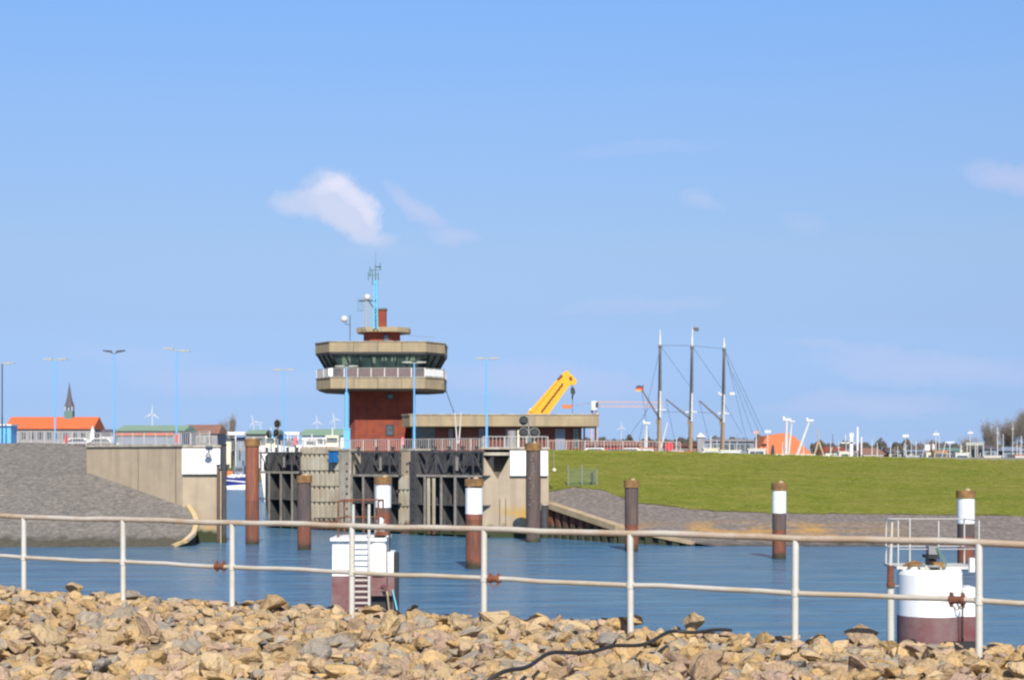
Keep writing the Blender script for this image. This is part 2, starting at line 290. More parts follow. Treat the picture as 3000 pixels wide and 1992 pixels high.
class MB:
    def __init__(s): s.v = []; s.f = []; s.mi = []; s.sm = False
    def add(s, vs, fs, mi=0):
        o = len(s.v); s.v += [Vector(v) for v in vs]
        for f in fs: s.f.append([i + o for i in f]); s.mi.append(mi)
        return s
    def box(s, x0, x1, y0, y1, z0, z1, mi=0):
        return s.add([(x0, y0, z0), (x1, y0, z0), (x1, y1, z0), (x0, y1, z0), (x0, y0, z1), (x1, y0, z1), (x1, y1, z1), (x0, y1, z1)],
              [(0, 3, 2, 1), (4, 5, 6, 7), (0, 1, 5, 4), (1, 2, 6, 5), (2, 3, 7, 6), (3, 0, 4, 7)], mi)
    def prism(s, poly, z0, z1, mi=0):      # poly in plan, z may be per-vertex lists
        n = len(poly); z0 = z0 if isinstance(z0, (list, tuple)) else [z0] * n; z1 = z1 if isinstance(z1, (list, tuple)) else [z1] * n
        vs = [(p[0], p[1], z0[i]) for i, p in enumerate(poly)] + [(p[0], p[1], z1[i]) for i, p in enumerate(poly)]
        fs = [tuple(range(n))[::-1], tuple(range(n, 2 * n))] + [(i, (i + 1) % n, n + (i + 1) % n, n + i) for i in range(n)]
        return s.add(vs, fs, mi)
    def loft(s, p0, z0, p1, z1, mi=0):
        n = len(p0)
        vs = [(p[0], p[1], z0) for p in p0] + [(p[0], p[1], z1) for p in p1]
        return s.add(vs, [tuple(range(n))[::-1], tuple(range(n, 2 * n))] + [(i, (i + 1) % n, n + (i + 1) % n, n + i) for i in range(n)], mi)
    def slab(s, poly, y0, y1, mi=0):       # poly in elevation (x,z), extruded along y
        n = len(poly)
        vs = [(p[0], y0, p[1]) for p in poly] + [(p[0], y1, p[1]) for p in poly]
        return s.add(vs, [tuple(range(n)), tuple(range(n, 2 * n))[::-1]] + [((i + 1) % n, i, n + i, n + (i + 1) % n) for i in range(n)], mi)
    def tube(s, p0, p1, r0, r1=None, seg=8, mi=0):
        p0, p1 = Vector(p0), Vector(p1); r1 = r0 if r1 is None else r1
        q = (p1 - p0).to_track_quat('Z', 'Y'); vs = []
        for p, r in ((p0, r0), (p1, r1)):
            for i in range(seg):
                a = 2 * math.pi * i / seg; vs.append(p + q @ Vector((r * math.cos(a), r * math.sin(a), 0)))
        return s.add(vs, [tuple(range(seg))[::-1], tuple(range(seg, 2 * seg))] + [(i, (i + 1) % seg, seg + (i + 1) % seg, seg + i) for i in range(seg)], mi)
    def bar(s, p0, p1, w, h, mi=0):        # rectangular bar: w sideways, h upwards
        p0, p1 = Vector(p0), Vector(p1); d = (p1 - p0).normalized()
        side = d.cross(Vector((0, 0, 1)))
        if side.length < 1e-3: side = Vector((1, 0, 0))
        side.normalize(); up = side.cross(d)
        vs = [p + side * a * w / 2 + up * b * h / 2 for p in (p0, p1) for a, b in ((-1, -1), (1, -1), (1, 1), (-1, 1))]
        return s.add(vs, [(3, 2, 1, 0), (4, 5, 6, 7), (0, 1, 5, 4), (1, 2, 6, 5), (2, 3, 7, 6), (3, 0, 4, 7)], mi)
    def path(s, pts, r, seg=8, mi=0):
        pts = [Vector(p) for p in pts]; vs = []; n = len(pts); up = Vector((0, 0, 1))
        for i, p in enumerate(pts):
            d = (pts[min(i + 1, n - 1)] - pts[max(i - 1, 0)]).normalized()
            a = d.cross(up)
            if a.length < 1e-3: a = d.cross(Vector((0, 1, 0)))
            a.normalize(); b = a.cross(d)
            for k in range(seg):
                t = 2 * math.pi * k / seg; vs.append(p + a * r * math.cos(t) + b * r * math.sin(t))
        fs = [(i * seg + k, i * seg + (k + 1) % seg, (i + 1) * seg + (k + 1) % seg, (i + 1) * seg + k) for i in range(n - 1) for k in range(seg)]
        fs += [tuple(range(seg))[::-1], tuple(range((n - 1) * seg, n * seg))]
        return s.add(vs, fs, mi)
    def ball(s, c, r, mi=0, sz=1.0):
        c = Vector(c); rows, seg = 6, 10; vs = [c + Vector((0, 0, r * sz))]
        for i in range(1, rows):
            t = math.pi * i / rows
            for k in range(seg):
                a = 2 * math.pi * k / seg; vs.append(c + Vector((r * math.sin(t) * math.cos(a), r * math.sin(t) * math.sin(a), r * sz * math.cos(t))))
        vs.append(c - Vector((0, 0, r * sz))); fs = [(0, 1 + k, 1 + (k + 1) % seg) for k in range(seg)]
        for i in range(rows - 2):
            for k in range(seg):
                a = 1 + i * seg + k; b = 1 + i * seg + (k + 1) % seg; fs.append((a, a + seg, b + seg, b))
        o = 1 + (rows - 2) * seg; fs += [(o + (k + 1) % seg, o + k, len(vs) - 1) for k in range(seg)]
        return s.add(vs, fs, mi)
    def build(s, name, mats, parent=None, smooth=False, label=None):
        me = bpy.data.meshes.new(name); off = parent.matrix_off if False else (root_of(parent) if parent else Vector((0, 0, 0)))
        me.from_pydata([v - off for v in s.v], [], s.f); me.update()
        for m in (mats if isinstance(mats, (list, tuple)) else [mats]): me.materials.append(M[m] if isinstance(m, str) else m)
        me.polygons.foreach_set('material_index', s.mi)
        bm = bmesh.new(); bm.from_mesh(me); bmesh.ops.recalc_face_normals(bm, faces=bm.faces)
        bm.to_mesh(me); bm.free()
        if smooth:
            me.shade_smooth(); me.set_sharp_from_angle(angle=rad(42))
        o = bpy.data.objects.new(name, me); C.objects.link(o)
        if parent: o.parent = parent
        if label: o['label'] = label
        return o
def root_of(o):
    v = Vector((0, 0, 0))
    while o is not None: v += o.location; o = o.parent
    return v
def tag(o, label=None, cat=None, group=None, kind=None):
    if label: o['label'] = label
    if cat: o['category'] = cat
    if group: o['group'] = group
    if kind: o['kind'] = kind
    return o
def thing(name, loc, label, cat, group=None):
    o = bpy.data.objects.new(name, None); C.objects.link(o); o.location = loc; o.empty_display_size = .3
    return tag(o, label, cat, group)
def copy_tree(o, parent=None):
    c = o.copy(); C.objects.link(c)
    if parent is not None: c.parent = parent
    for ch in list(o.children): copy_tree(ch, c)
    return c
def lerp(a, b, t): return a + (b - a) * t
def plin(pts, x):
    if x <= pts[0][0]: return pts[0][1]
    for (a, b), (c, d) in zip(pts, pts[1:]):
        if x <= c: return lerp(b, d, (x - a) / (c - a))
    return pts[-1][1]

# ------------------------------------------------------------------ setting: water, land
b = MB().add([(-4900, -60, 0), (4900, -60, 0), (4900, 6900, 0), (-4900, 6900, 0)], [(0, 1, 2, 3)]); tag(b.build('water', 'water'), kind='structure')
b = MB().add([(-4900, 440, 3.4), (4900, 440, 3.4), (4900, 6900, 3.4), (-4900, 6900, 3.4), (-4900, 440, -.5), (4900, 440, -.5)], [(0, 1, 2, 3), (0, 4, 5, 1)])
tag(b.build('ground', 'farland'), kind='structure')
b = MB().prism([(-32.6, 138.6), (-23.9, 125.2), (-21.4, 125.2), (-75.5, 439.9), (-400, 439.9), (-400, 138.6)], -.5, 6.88)
tag(b.build('quay_deck', 'deck'), kind='structure')
b = MB().prism([(-22.0, 154.6), (-.1, 132.6), (2.7, 132.6), (2.7, 150.2), (220, 150.2), (220, 235), (-34.0, 235)], -.5, [6.55, 6.55, 6.55, 6.3, 5.2, 4.6, 6.3])
tag(b.build('lock_deck', 'deck'), kind='structure')

# left revetment: stone-paved slope wrapping round to the lock wall
def lprof(d): return plin([(116, -.25), (116.6, 0.12), (123, 2.55), (129.3, 4.75), (129.5, 4.85), (131.3, 4.92), (139, 7.25), (141, 7.3)], d)
def lright(d): return plin([(116, -24.0), (116.3, -23.3), (117, -22.5), (118.3, -22.1), (120, -22.2), (121.5, -22.7), (123, -23.4), (130, -32.3), (139, -32.5), (142, -32.5)], d)
mb = MB(); nd = 60; nx = 110; ds = [116 + 25.5 * (i / nd) ** 1.0 for i in range(nd + 1)]
vs = []
for d in ds:
    xr = lright(d)
    for j in range(nx + 1):
        x = xr - 62 * (j / nx) ** 1.25
        h = lprof(d) + .07 * noise.noise(Vector((x * .35, d * .35, 0))) + .02 * noise.noise(Vector((x * 2.3, d * 2.3, 4)))
        vs.append((x, d, h))
fs = [(i * (nx + 1) + j, i * (nx + 1) + j + 1, (i + 1) * (nx + 1) + j + 1, (i + 1) * (nx + 1) + j) for i in range(nd) for j in range(nx)]
mb.add(vs, fs); skirt = [(lright(d), d) for d in ds if d <= 123.3]
vs = [(x, d, lprof(d) + .02) for x, d in skirt] + [(x, d, -.4) for x, d in skirt]; n = len(skirt)
mb.add(vs, [(i, i + 1, n + i + 1, n + i) for i in range(n - 1)])
tag(mb.build('revetment', 'paving'), kind='structure')
mb = MB(); pts = [(lright(d) + .04, d, lprof(d) + .06) for d in [116.4 + i * .33 for i in range(21)]]
for p, q in zip(pts, pts[1:]): mb.bar(p, q, .34, .22)
tag(mb.build('kerb', 'kerb'), 'pale lichen-stained kerb curving round the end of the left stone slope', 'kerb')

# left lock wall and pier
w = thing('lock_wall', (-28, 127, 0), 'tan concrete wing wall above the left stone slope, beside the white panel', 'wall')
P0, P1 = (-32.4, 130.0), (-23.75, 123.15)
mb = MB().prism([P0, P1, (-23.75, 124.4), (-32.4, 131.3)], -.3, 6.9); mb.build('wall_body', 'conc', w)
mb = MB().prism([(-32.5, 129.88), (-23.78, 122.98), (-23.78, 124.5), (-32.5, 131.4)], 6.902, 7.05); mb.build('coping', 'conc_lt', w)
mb = MB()
for t in (.55, .93):
    x = lerp(P0[0], P1[0], t); d = lerp(P0[1], P1[1], t); mb.box(x - .03, x + .03, d - .03, d + .02, 2, 6.85)
mb.build('joint', 'seam', w)
pr = thing('lock_pier', (-22.3, 125, 0), 'tan concrete pier head carrying the white panel at the left side of the lock entrance', 'pier')
MB().prism([(-23.74, 123), (-21.0, 123), (-21.35, 126), (-23.74, 126)], -.3, 6.85).build('pier_body', 'conc', pr)
MB().prism([(-23.74, 122.9), (-20.95, 122.9), (-21.3, 126), (-23.74, 126)], 6.852, 7.0).build('coping', 'conc_lt', pr)
MB().box(wx(420, 122.8), wx(508, 122.8), 122.72, 122.86, wz(1093, 122.8), wz(1034, 122.8)).build('white_panel', 'white', pr)
sl = thing('wall_lamp', W(481, 1033, 122.6), 'small dark lamp on a bracket above the left white panel', 'lamp')
c = W(480, 1050, 122.45)
MB().tube(W(482, 1033, 122.6), W(481, 1046, 122.4), .05).tube(W(474, 1031, 122.6), W(490, 1031, 122.6), .1).build('bracket', 'dkpole', sl)
MB().tube(c + Vector((0, 0, .22)), c - Vector((0, 0, .12)), .1, .28, 8).build('lamp_shade', 'fgrey', sl)
for (x, yt, wd, lab, mt_) in ((503, 1075, 7, 'thin dark brown fender pile at the right edge of the left white panel', 'piledark'), (509, 1085, 4, 'thin pale fender rail between two dark fender piles of the left pier', 'captimber'), (517, 1028, 10, 'tall black fender pile on the left corner of the lock entrance', 'fender')):
    t = thing('fender_pile', (wx(x, 122.3), 122.3, 0), lab, 'fender', 'fender piles on the left pier')
    MB().tube((wx(x, 122.3), 122.3, -.5), (wx(x, 122.3), 122.3, wz(yt, 122.3)), ml(wd, 122) / 2, seg=10).build('pile_shaft', mt_, t)
    MB().tube((wx(x, 122.3), 122.3, wz(yt, 122.3)), (wx(x, 122.3), 122.3, wz(yt, 122.3) + .12), ml(wd, 122) / 2 + .03, seg=10).build('pile_cap', 'black', t)

# ---- lock facade frame: 45 degree wall
F0 = Vector((wx(597, 152), 152, 0)); F1 = Vector((wx(1112, 131.2), 131.2, 0)); u = (F1 - F0).normalized(); nrm = Vector((u.y, -u.x, 0))
if nrm.y > 0: nrm = -nrm
TOPZ = 6.6
def tw(xd, out=0.0):
    a = (xd - 1180.5) * K; return (a * (F0.y + out * nrm.y) - (F0.x + out * nrm.x)) / (u.x - a * u.y)
def FP(t, out, z): p = F0 + u * t + nrm * out; return Vector((p.x, p.y, z))
def zf(yd, t): return wz(yd, (F0 + u * t).y)
def fbox(mb, t0, t1, o0, o1, z0, z1, mi=0):
    a = [FP(t, o, 0) for t, o in ((t0, o0), (t1, o0), (t1, o1), (t0, o1))]
    return mb.prism([(p.x, p.y) for p in a], z0, z1, mi)
GROUPG = 'steel lock gate leaves'
def gate(x0, x1, lab, ribs, yflange, planks=()):
    DP = 1.15; t0, t1 = tw(x0, DP), tw(x1, DP)
    g = thing('lock_gate', FP((t0 + t1) / 2, 0, 0), lab, 'lock gate', GROUPG)
    tm = (t0 + t1) / 2; zfl = zf(yflange, tm); zmid = zfl / 2 + .1
    fbox(MB(), t0, t1, -.1, 0, -.4, TOPZ).build('back_plate', 'steel', g)
    f = MB()
    for z in (zfl, zmid, .25): fbox(f, t0, t1, .01, DP, z - .1, z)
    f.build('flange', 'steel', g)
    f = MB()
    for z in (zfl,): fbox(f, t0, t1, DP, DP + .05, z - .16, z + .02)
    f.build('flange_edge', 'rib', g)
    for x in ribs:
        t = tw(x, DP); r = fbox(MB(), t - .04, t + .04, .02, DP - .01, -.4, zfl - .11).build('rib', 'steel', g)
        fbox(MB(), t - .11, t + .11, DP + .01, DP + .06, -.4, zfl - .17).build('rib_edge', 'rib', r)
    # top: open lattice bridge over a dark chamber
    f = MB(); z0, z1 = zfl + .05, TOPZ - .15
    nb = max(3, round((t1 - t0) / 1.15)); o = DP - .15
    fbox(f, t0, t1, o - .2, o + .1, z1, z1 + .14)
    for i in range(nb + 1):
        t = lerp(t0 + .06, t1 - .06, i / nb); fbox(f, t - .05, t + .05, o - .05, o + .05, z0, z1)
        if i < nb:
            tn = lerp(t0 + .06, t1 - .06, (i + 1) / nb)
            a, b_ = (z0, z1) if i % 2 else (z1, z0); f.bar(FP(t, o, a), FP(tn, o, b_), .07, .07)
    f.build('lattice', 'steel', g)
    f = MB(); fbox(f, t0 + .1, t0 + (t1 - t0) * .42, o - .35, o - .28, z0, z0 + (z1 - z0) * .45)
    f.build('service_panel', 'fender', g)
    fbox(MB(), t0 + (t1 - t0) * .62, t0 + (t1 - t0) * .65, o + .12, o + .2, z0 + .3, z1 - .3).build('light_strip', 'rib', g)
    for x in planks:
        t = tw(x, DP + .1); fbox(MB(), t - .1, t + .1, DP + .07, DP + .22, .1, zfl - .25).build('fender_plank', 'timber', g)
    return g
gate(597, 689, 'dark ribbed steel lock gate leaf farthest left, next to the red-brown pile', (621, 648, 674), 1087)
gate(808, 918, 'dark ribbed steel lock gate leaf in the middle, left of the short fender panel', (811, 838, 866, 893), 1094)
gate(958, 1111, 'widest dark ribbed steel lock gate leaf, beside the concrete abutment', (980, 1018, 1050, 1082), 1095, (989, 1001))

def fender_wall(x0, x1, lab, cols, ytop, rows, yb):
    g = thing('fender_wall', FP((tw(x0) + tw(x1)) / 2, 0, 0), lab, 'fender', 'timber fender panels')
    fbox(MB(), tw(x0, .3), tw(x1, .3), -.15, .3, -.4, TOPZ).build('backing', 'conc_dk', g)
    wd = (tw(x1, .8) - tw(x0, .8)) / cols
    for c_ in range(cols):
        t = tw(x0, .8) + wd * (c_ + .5); f = MB(); seq = [ytop] + rows + [yb]
        for a, b_ in zip(seq, seq[1:]):
            za, zb = zf(a, t) - .14, zf(b_, t) + .14
            if za > zb:
                fbox(f, t - wd * .42, t + wd * .42, .31, .78, zb, za)
                fbox(f, t - wd * .25, t + wd * .25, .31, .72, zb - .14, zb); fbox(f, t - wd * .25, t + wd * .25, .31, .72, za, za + .14)
        f.build('fender_timber', 'timber', g)
    f = MB(); [fbox(f, tw(x0, .3), tw(x1, .3), .302, .5, zf(y, tw(x0)) - .08, zf(y, tw(x0)) + .08) for y in rows]; f.build('waling', 'conc_dk', g)
fender_wall(690, 722, 'narrow pale timber fender panel behind the dark pile with the ochre cap', 3, 1030, [1050, 1088, 1124, 1160], 1222)
fender_wall(722, 779, 'wide weathered pale timber fender panel under the small blue box', 5, 1030, [1050, 1088, 1124, 1160, 1197], 1222)
fender_wall(918, 946, 'short pale timber fender panel right of the middle steel gate', 3, 1093, [1096, 1132, 1170], 1235)
bx = thing('equipment_box', FP(tw(775, .9), .85, zf(1066, tw(775))), 'small blue equipment box on top of the pale fender panel', 'box')
t = tw(772, .9); fbox(MB(), t - .35, t + .35, .82, 1.3, zf(1066, t), zf(1041, t)).build('casing', 'blue', bx); fbox(MB(), t - .42, t + .42, .8, 1.36, zf(1041, t) + .002, zf(1041, t) + .08).build('lid', 'dkpole', bx)
def column(x0, x1, lab, m='conc_lt', out=1.3, z1=TOPZ + .05, cat='column', grp='columns between the lock gates'):
    g = thing('lock_column', FP((tw(x0, out) + tw(x1, out)) / 2, 0, 0), lab, cat, grp)
    fbox(MB(), tw(x0, out), tw(x1, out), -.3, out, -.4, z1).build('column_shaft', m, g)
    fbox(MB(), tw(x0, out) - .04, tw(x1, out) + .04, -.3, out + .05, z1 + .002, z1 + .16).build('column_cap', 'conc_lt', g)
    t1_ = tw(x1, out); f = MB()
    for k in range(9): fbox(f, t1_ - .3, t1_ - .1, out + .002, out + .06, .6 + k * .62, .72 + k * .62)
    f.build('ladder_rungs', 'fender', g)
column(781, 804, 'pale concrete column between the wide fender panel and the middle gate')
column(925, 943, 'tan concrete column top above the short fender panel', out=.6, m='conc')
column(946, 957, 'narrow black steel column left of the widest gate', 'steel', 1.35)
# right abutment (faces camera)
ab = thing('lock_abutment', (wx(1180, 130.5), 130.5, 0), 'tan concrete abutment with a triangular recess and white panel behind the tall grey pile', 'abutment')
YF = 130.2; X0, X1, X2 = wx(1112, YF), wx(1175, YF), wx(1265, YF)
ztop = wz(1036, YF); zr = wz(1053, YF); za = wz(1105, YF)
xm = wx(1147, YF)
MB().slab([(X0, -.4), (X2, -.4), (X2, ztop), (X1, ztop), (X1, zr), (xm, za), (X0 + .12, zr), (X0 + .12, ztop), (X0, ztop)], YF, YF + 3).build('abutment_body', 'conc', ab)
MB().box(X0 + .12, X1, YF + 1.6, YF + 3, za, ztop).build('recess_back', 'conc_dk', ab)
MB().box(X0 + .12, X1, YF + .1, YF + 1.6, wz(1050, YF), wz(1043, YF)).build('recess_beam', 'conc_lt', ab)
MB().box(X0 - .1, X2 + .05, YF - .12, YF + 3.1, ztop + .002, ztop + .14).build('coping', 'conc_lt', ab)
MB().box(wx(1176, 130), wx(1263, 130), 129.95, 130.1, wz(1097, 130), wz(1039, 130)).build('white_panel', 'white', ab)
f = MB()
for xx in (1152, 1166): f.box(wx(xx, YF) - .03, wx(xx, YF) + .03, YF - .05, YF - .005, .4, wz(1150, YF))
f.build('joint', 'seam', ab)
t = thing('fender_pile', (wx(1257, 129.3), 129.3, 0), 'black fender pile below the right white panel, next to the tan capping beam', 'fender')
MB().tube((wx(1256, 129.3), 129.3, -.5), (wx(1256, 129.3), 129.3, wz(1165, 129.3)), .28, seg=10).build('pile_shaft', 'fender', t)
MB().tube((wx(1256, 129.3), 129.3, wz(1165, 129.3)), (wx(1256, 129.3), 129.3, wz(1160, 129.3)), .34, seg=10).build('pile_cap', 'conc_lt', t)

# ---- right sheet-pile wing wall with tan capping beam
WW = [(2.85, 129.9, 2.45), (7.67, 121.5, 1.02), (12.5, 117.6, .16)]
ww = thing('sheet_pile_wall', (2.85, 129.9, 0), 'rusty sheet pile wing wall under a sloping tan beam, right of the abutment', 'wall')
f = MB(); cap = MB()
for (a, b_) in zip(WW, WW[1:]):
    A, B = Vector(a), Vector(b_); L_ = (B - A).length; ns = max(1, round(L_ / .55)); dr = (B - A) / ns; pn = Vector((-dr.y, dr.x, 0)).normalized() * .12
    for i in range(ns):
        p = A + dr * i; q = A + dr * (i + .5); q2 = A + dr * (i + 1); s1 = pn if i % 2 else -pn
        pts_ = [p + s1, q2 + s1]; f.add([pts_[0] - Vector((0, 0, pts_[0].z + .5)), pts_[1] - Vector((0, 0, pts_[1].z + .5)), pts_[1], pts_[0]], [(0, 1, 2, 3)])
        f.add([q2 + s1 - Vector((0, 0, q2.z + .5)), q2 - s1 - Vector((0, 0, q2.z + .5)), q2 - s1, q2 + s1], [(0, 1, 2, 3)])
    w_ = .75 if a[0] < 5 else .4; cap.bar(A + Vector((0, 0, .05)), B + Vector((0, 0, .05)), w_, w_ * .56)
f.build('sheet_piles', 'sheet', ww); cap.build('capping_beam', 'captimber', ww)

# ---- right revetment and grass dike
def toe(x): return plin([(2.8, 130), (7.67, 121.6), (12.5, 117.7), (15, 116.9), (30, 115.6), (95, 113.5)], x)
def h0(x): return plin([(2.8, 2.45), (7.67, 1.05), (12.5, .22), (15, -.15), (95, -.2)], x)
def crest(x): return plin([(2.8, 6.68), (12, 6.6), (26, 6.2), (42, 5.85), (95, 5.6)], x)
def gedge(x): return plin([(2.8, 134.3), (5, 135.6), (7.2, 134.2), (9.4, 129.7), (13, 128.2), (20, 127.2), (40, 126.2), (95, 125.5)], x)
def hz(x, d):
    a = toe(x); t_ = (d - a) / (150 - a)
    return h0(x) + (crest(x) - h0(x)) * (t_ if t_ < 1 else 1 - (t_ - 1) * .35)
def strip(fd0, fd1, nd, lift, amp, name, m):
    mb = MB(); xs = [2.8 + 95 * (j / 150) ** 1.3 for j in range(151)]; vs = []
    for i in range(nd + 1):
        for x in xs:
            d = lerp(fd0(x), fd1(x), i / nd)
            vs.append((x, d, hz(x, d) + lift + amp * (noise.noise(Vector((x * .6, d * .6, 0))) + .5 * noise.noise(Vector((x * 2, d * 2, 3))))))
    mb.add(vs, [(i * 151 + j, i * 151 + j + 1, (i + 1) * 151 + j + 1, (i + 1) * 151 + j) for i in range(nd) for j in range(150)])
    return tag(mb.build(name, m), kind='structure')
strip(lambda x: toe(x), lambda x: gedge(x) + .6, 26, 0, .05, 'stone_slope', 'paving_r')
strip(lambda x: gedge(x) + .25 * noise.noise(Vector((x * .8, 0, 0))), lambda x: 153.0, 60, .035, .09, 'grass_dike', 'grass')
# tufts of longer grass on the crest and over the slope
mb = MB()
for i in range(4200):
    x = 2.9 + 60 * R.random() ** 1.2; top = R.random() < .45
    d = R.uniform(148.5, 151) if top else R.uniform(gedge(x), 149)
    z = hz(x, d) + .05; h = R.uniform(.06, .16); w_ = R.uniform(.05, .12); a = R.uniform(-.05, .05)
    mb.add([(x - w_, d, z), (x + w_, d, z), (x + a, d + .03, z + h)], [(0, 1, 2)])
tag(mb.build('grass_tufts', 'grass'), 'short green grass tufts on the dike slope and crest', 'grass', kind='stuff')

# ------------------------------------------------------------------ pedestrian railings on the quays
def railing(name, pts, lab, m, h=1.0, sp=1.6, bal=.28, group=None):
    t = thing(name, pts[0], lab, 'railing', group)
    top = MB(); mid = MB(); bars = MB(); posts = []
    for p, q in zip(pts, pts[1:]):
        p, q = Vector(p), Vector(q); Ls = (q - p).length; n = max(1, round(Ls / sp))
        top.tube(p + Vector((0, 0, h)), q + Vector((0, 0, h)), .035, seg=6); mid.tube(p + Vector((0, 0, .12)), q + Vector((0, 0, .12)), .025, seg=6)
        for i in range(n): posts.append(p.lerp(q, i / n))
        nb = int(Ls / bal)
        for i in range(nb): a = p.lerp(q, (i + .5) / nb); bars.box(a.x - .018, a.x + .018, a.y - .018, a.y + .018, a.z + .12, a.z + h)
    posts.append(Vector(pts[-1]))
    top.build('top_rail', m, t); mid.build('bottom_rail', m, t); bars.build('infill_bars', m, t)
    for p in posts: MB().box(p.x - .035, p.x + .035, p.y - .035, p.y + .035, p.z, p.z + h).build('post', m, t)
    return t
railing('quay_railing', [(-41, 141.5, 7.25), (-33, 137, 7.05), (-24, 127.5, 6.95), (-22, 124.2, 7.0)], 'grey barred railing above the left stone slope and tan wing wall', 'rail', h=1.02)
railing('quay_railing', [FP(tw(520), -.6, 6.62), FP(tw(690), -.4, 6.62), FP(tw(1110), -.4, 6.62)], 'grey barred railing along the top of the lock gates', 'rail', h=.95)
railing('quay_railing', [(wx(1114, 131), 131, 6.75), (wx(1263, 131), 131, 6.75)], 'short barred railing on top of the right abutment above the white panel', 'rail', h=.95)
railing('quay_railing', [(3.2, 151.5, 6.6), (11.5, 151.8, 6.55), (15, 152, 6.45)], 'long faded red railing on the dike crest beside the low building', 'railred', h=1.0)

# posts standing just behind the gates: mooring bollards seen as dark stumps
for i, x in enumerate((614, 636, 662, 684, 826, 868, 905, 972, 1002, 1034, 1066, 1098)):
    t = tw(x, .5); p = FP(t, .45, TOPZ)
    o = MB().tube(p + Vector((0, 0, .001)), p + Vector((0, 0, .3)), .13, .11).tube(p + Vector((0, 0, .301)), p + Vector((0, 0, .38)), .17, .17).build('gate_bollard', 'fender')
    ords = ['first', 'second', 'third', 'fourth', 'fifth', 'sixth', 'seventh', 'eighth', 'ninth', 'tenth', 'eleventh', 'last']
    tag(o, 'small black bollard on the lock gate tops, %s of the row counted from the left' % ords[i], 'bollard', 'black bollards on top of the lock gates')

# ------------------------------------------------------------------ piles in the water
PILES = [(581.5, 33, 1012, 120, 'red', 0, 'tall red-brown steel pile with a brown cap at the lock entrance', 1030),
 (701.5, 33, 1096, 112.7, 'dark', 0, 'dark pile with ochre cap and rust-red foot in front of the pale fender panels', 1108),
 (883.5, 37, 1100, 102, 'dark', 1118, 'white-banded pile with ochre cap standing behind the ladder platform', 1170),
 (1093, 40, 1104, 94, 'red', 1125, 'white-banded pile with red-brown shaft in front of the widest gate', 1185),
 (1229.5, 35, 1022, 123, 'grey', 0, 'tall dark grey pile in front of the right white panel', 1038),
 (1456, 32, 1107, 111.6, 'dark', 0, 'plain dark grey pile with brown cap before the grass dike', 1122),
 (1796.5, 33, 1113, 103, 'dark', 1132, 'white-banded pile with rust cap standing alone before the grass dike', 1183),
 (2227, 40, 1131, 94, 'dark', 1150, 'white-banded pile with rust cap behind the round white platform', 1207)]
for (x, wd, yt, d, kind, wb, lab, we) in PILES:
    X = wx(x, d); r = ml(wd, d) / 2; zt = wz(yt, d); ch = ml(17, d)
    p = thing('mooring_pile', (X, d, 0), lab, 'pile', 'steel mooring piles standing in the water')
    up = {'red': 'redrust', 'dark': 'piledark', 'grey': 'piledark'}[kind]
    zb = wz(we, d) if wb else zt - ch
    zs = 1.75 if kind != 'red' else zb * .45
    if x in (883.5, 1093): zs = zb - .3
    MB().tube((X, d, -.8), (X, d, zs), r * .96, seg=20).build('lower_shaft', 'pilered' if x != 1229.5 else 'piledark', p, True)
    if zb > zs + .05: MB().tube((X, d, zs + .001), (X, d, zb), r * .97, seg=20).build('upper_shaft', up, p, True)
    if wb: MB().tube((X, d, zb), (X, d, wz(wb, d)), r, seg=20).build('white_band', 'whiteband', p, True)
    MB().tube((X, d, zt - ch), (X, d, zt), r * 1.1, seg=20).build('cap', 'pilecap', p, True)
    MB().ball((X + .1, d, zt), .16, sz=.8).build('cap_stud', 'captimber', p)
    if x == 1229.5:
        f = MB()
        for k in range(14):
            zz = zt - 1 - k * .27; a = R.uniform(-.5, .3); f.box(X - .16 + a * r, X - .1 + a * r + R.uniform(.0, .06), d - r * .98 - .012, d - r * .8, zz, zz + R.uniform(.1, .22))
        f.build('paint_marks', mat('worn_paint', (.14, .14, .145), .8), p)

# ------------------------------------------------------------------ control tower
D = 185.0; TX = wx(876.5, D + 3.2); def_s = 1 / (K * D)
tow = thing('control_tower', (TX, D, 6.3), 'brick lock control tower with two concrete rings and a glazed round cabin', 'tower')
def tz(y): return wz(y, D)
def mt(px): return ml(px, D + 3.2)
def oct_(hw, cx, cy, yc, hd=None):
    hd = hw if hd is None else hd
    return [(TX - hw + cx, yc - hd), (TX + hw - cx, yc - hd), (TX + hw, yc - hd + cy), (TX + hw, yc + hd - cy), (TX + hw - cx, yc + hd), (TX - hw + cx, yc + hd), (TX - hw, yc + hd - cy), (TX - hw, yc - hd + cy)]
YC = D + 6.9      # centre of the plan so that ring front face lies at D
ysf = YC - 3.1; sh = ml(73.5, ysf); TX0 = TX; TX = wx(876.5, ysf)
MB().prism(oct_(sh, .75, .9, YC + .6, 3.7), 6.3, tz(897)).build('shaft', 'brick', tow); TX = TX0
for (x, y, w_, h_) in ((900, 914, 16, 15), (899, 992, 20, 26)):
    wn = MB().box(wx(x - w_ / 2, ysf), wx(x + w_ / 2, ysf), ysf - .06, ysf - .01, wz(y + h_ / 2, ysf), wz(y - h_ / 2, ysf)).build('window', 'frame', tow)
    MB().box(wx(x - w_ / 2 + 3, ysf), wx(x + w_ / 2 - 3, ysf), ysf - .09, ysf - .061, wz(y + h_ / 2 - 3, ysf), wz(y - h_ / 2 + 3, ysf)).build('pane', 'window', wn)
f = MB()
for xx in (846, 918): f.box(wx(xx, ysf) - .03, wx(xx, ysf) + .03, ysf - .03, ysf - .002, 6.3, tz(897))
f.build('joint', 'brick2', tow)
rw = mt(147)
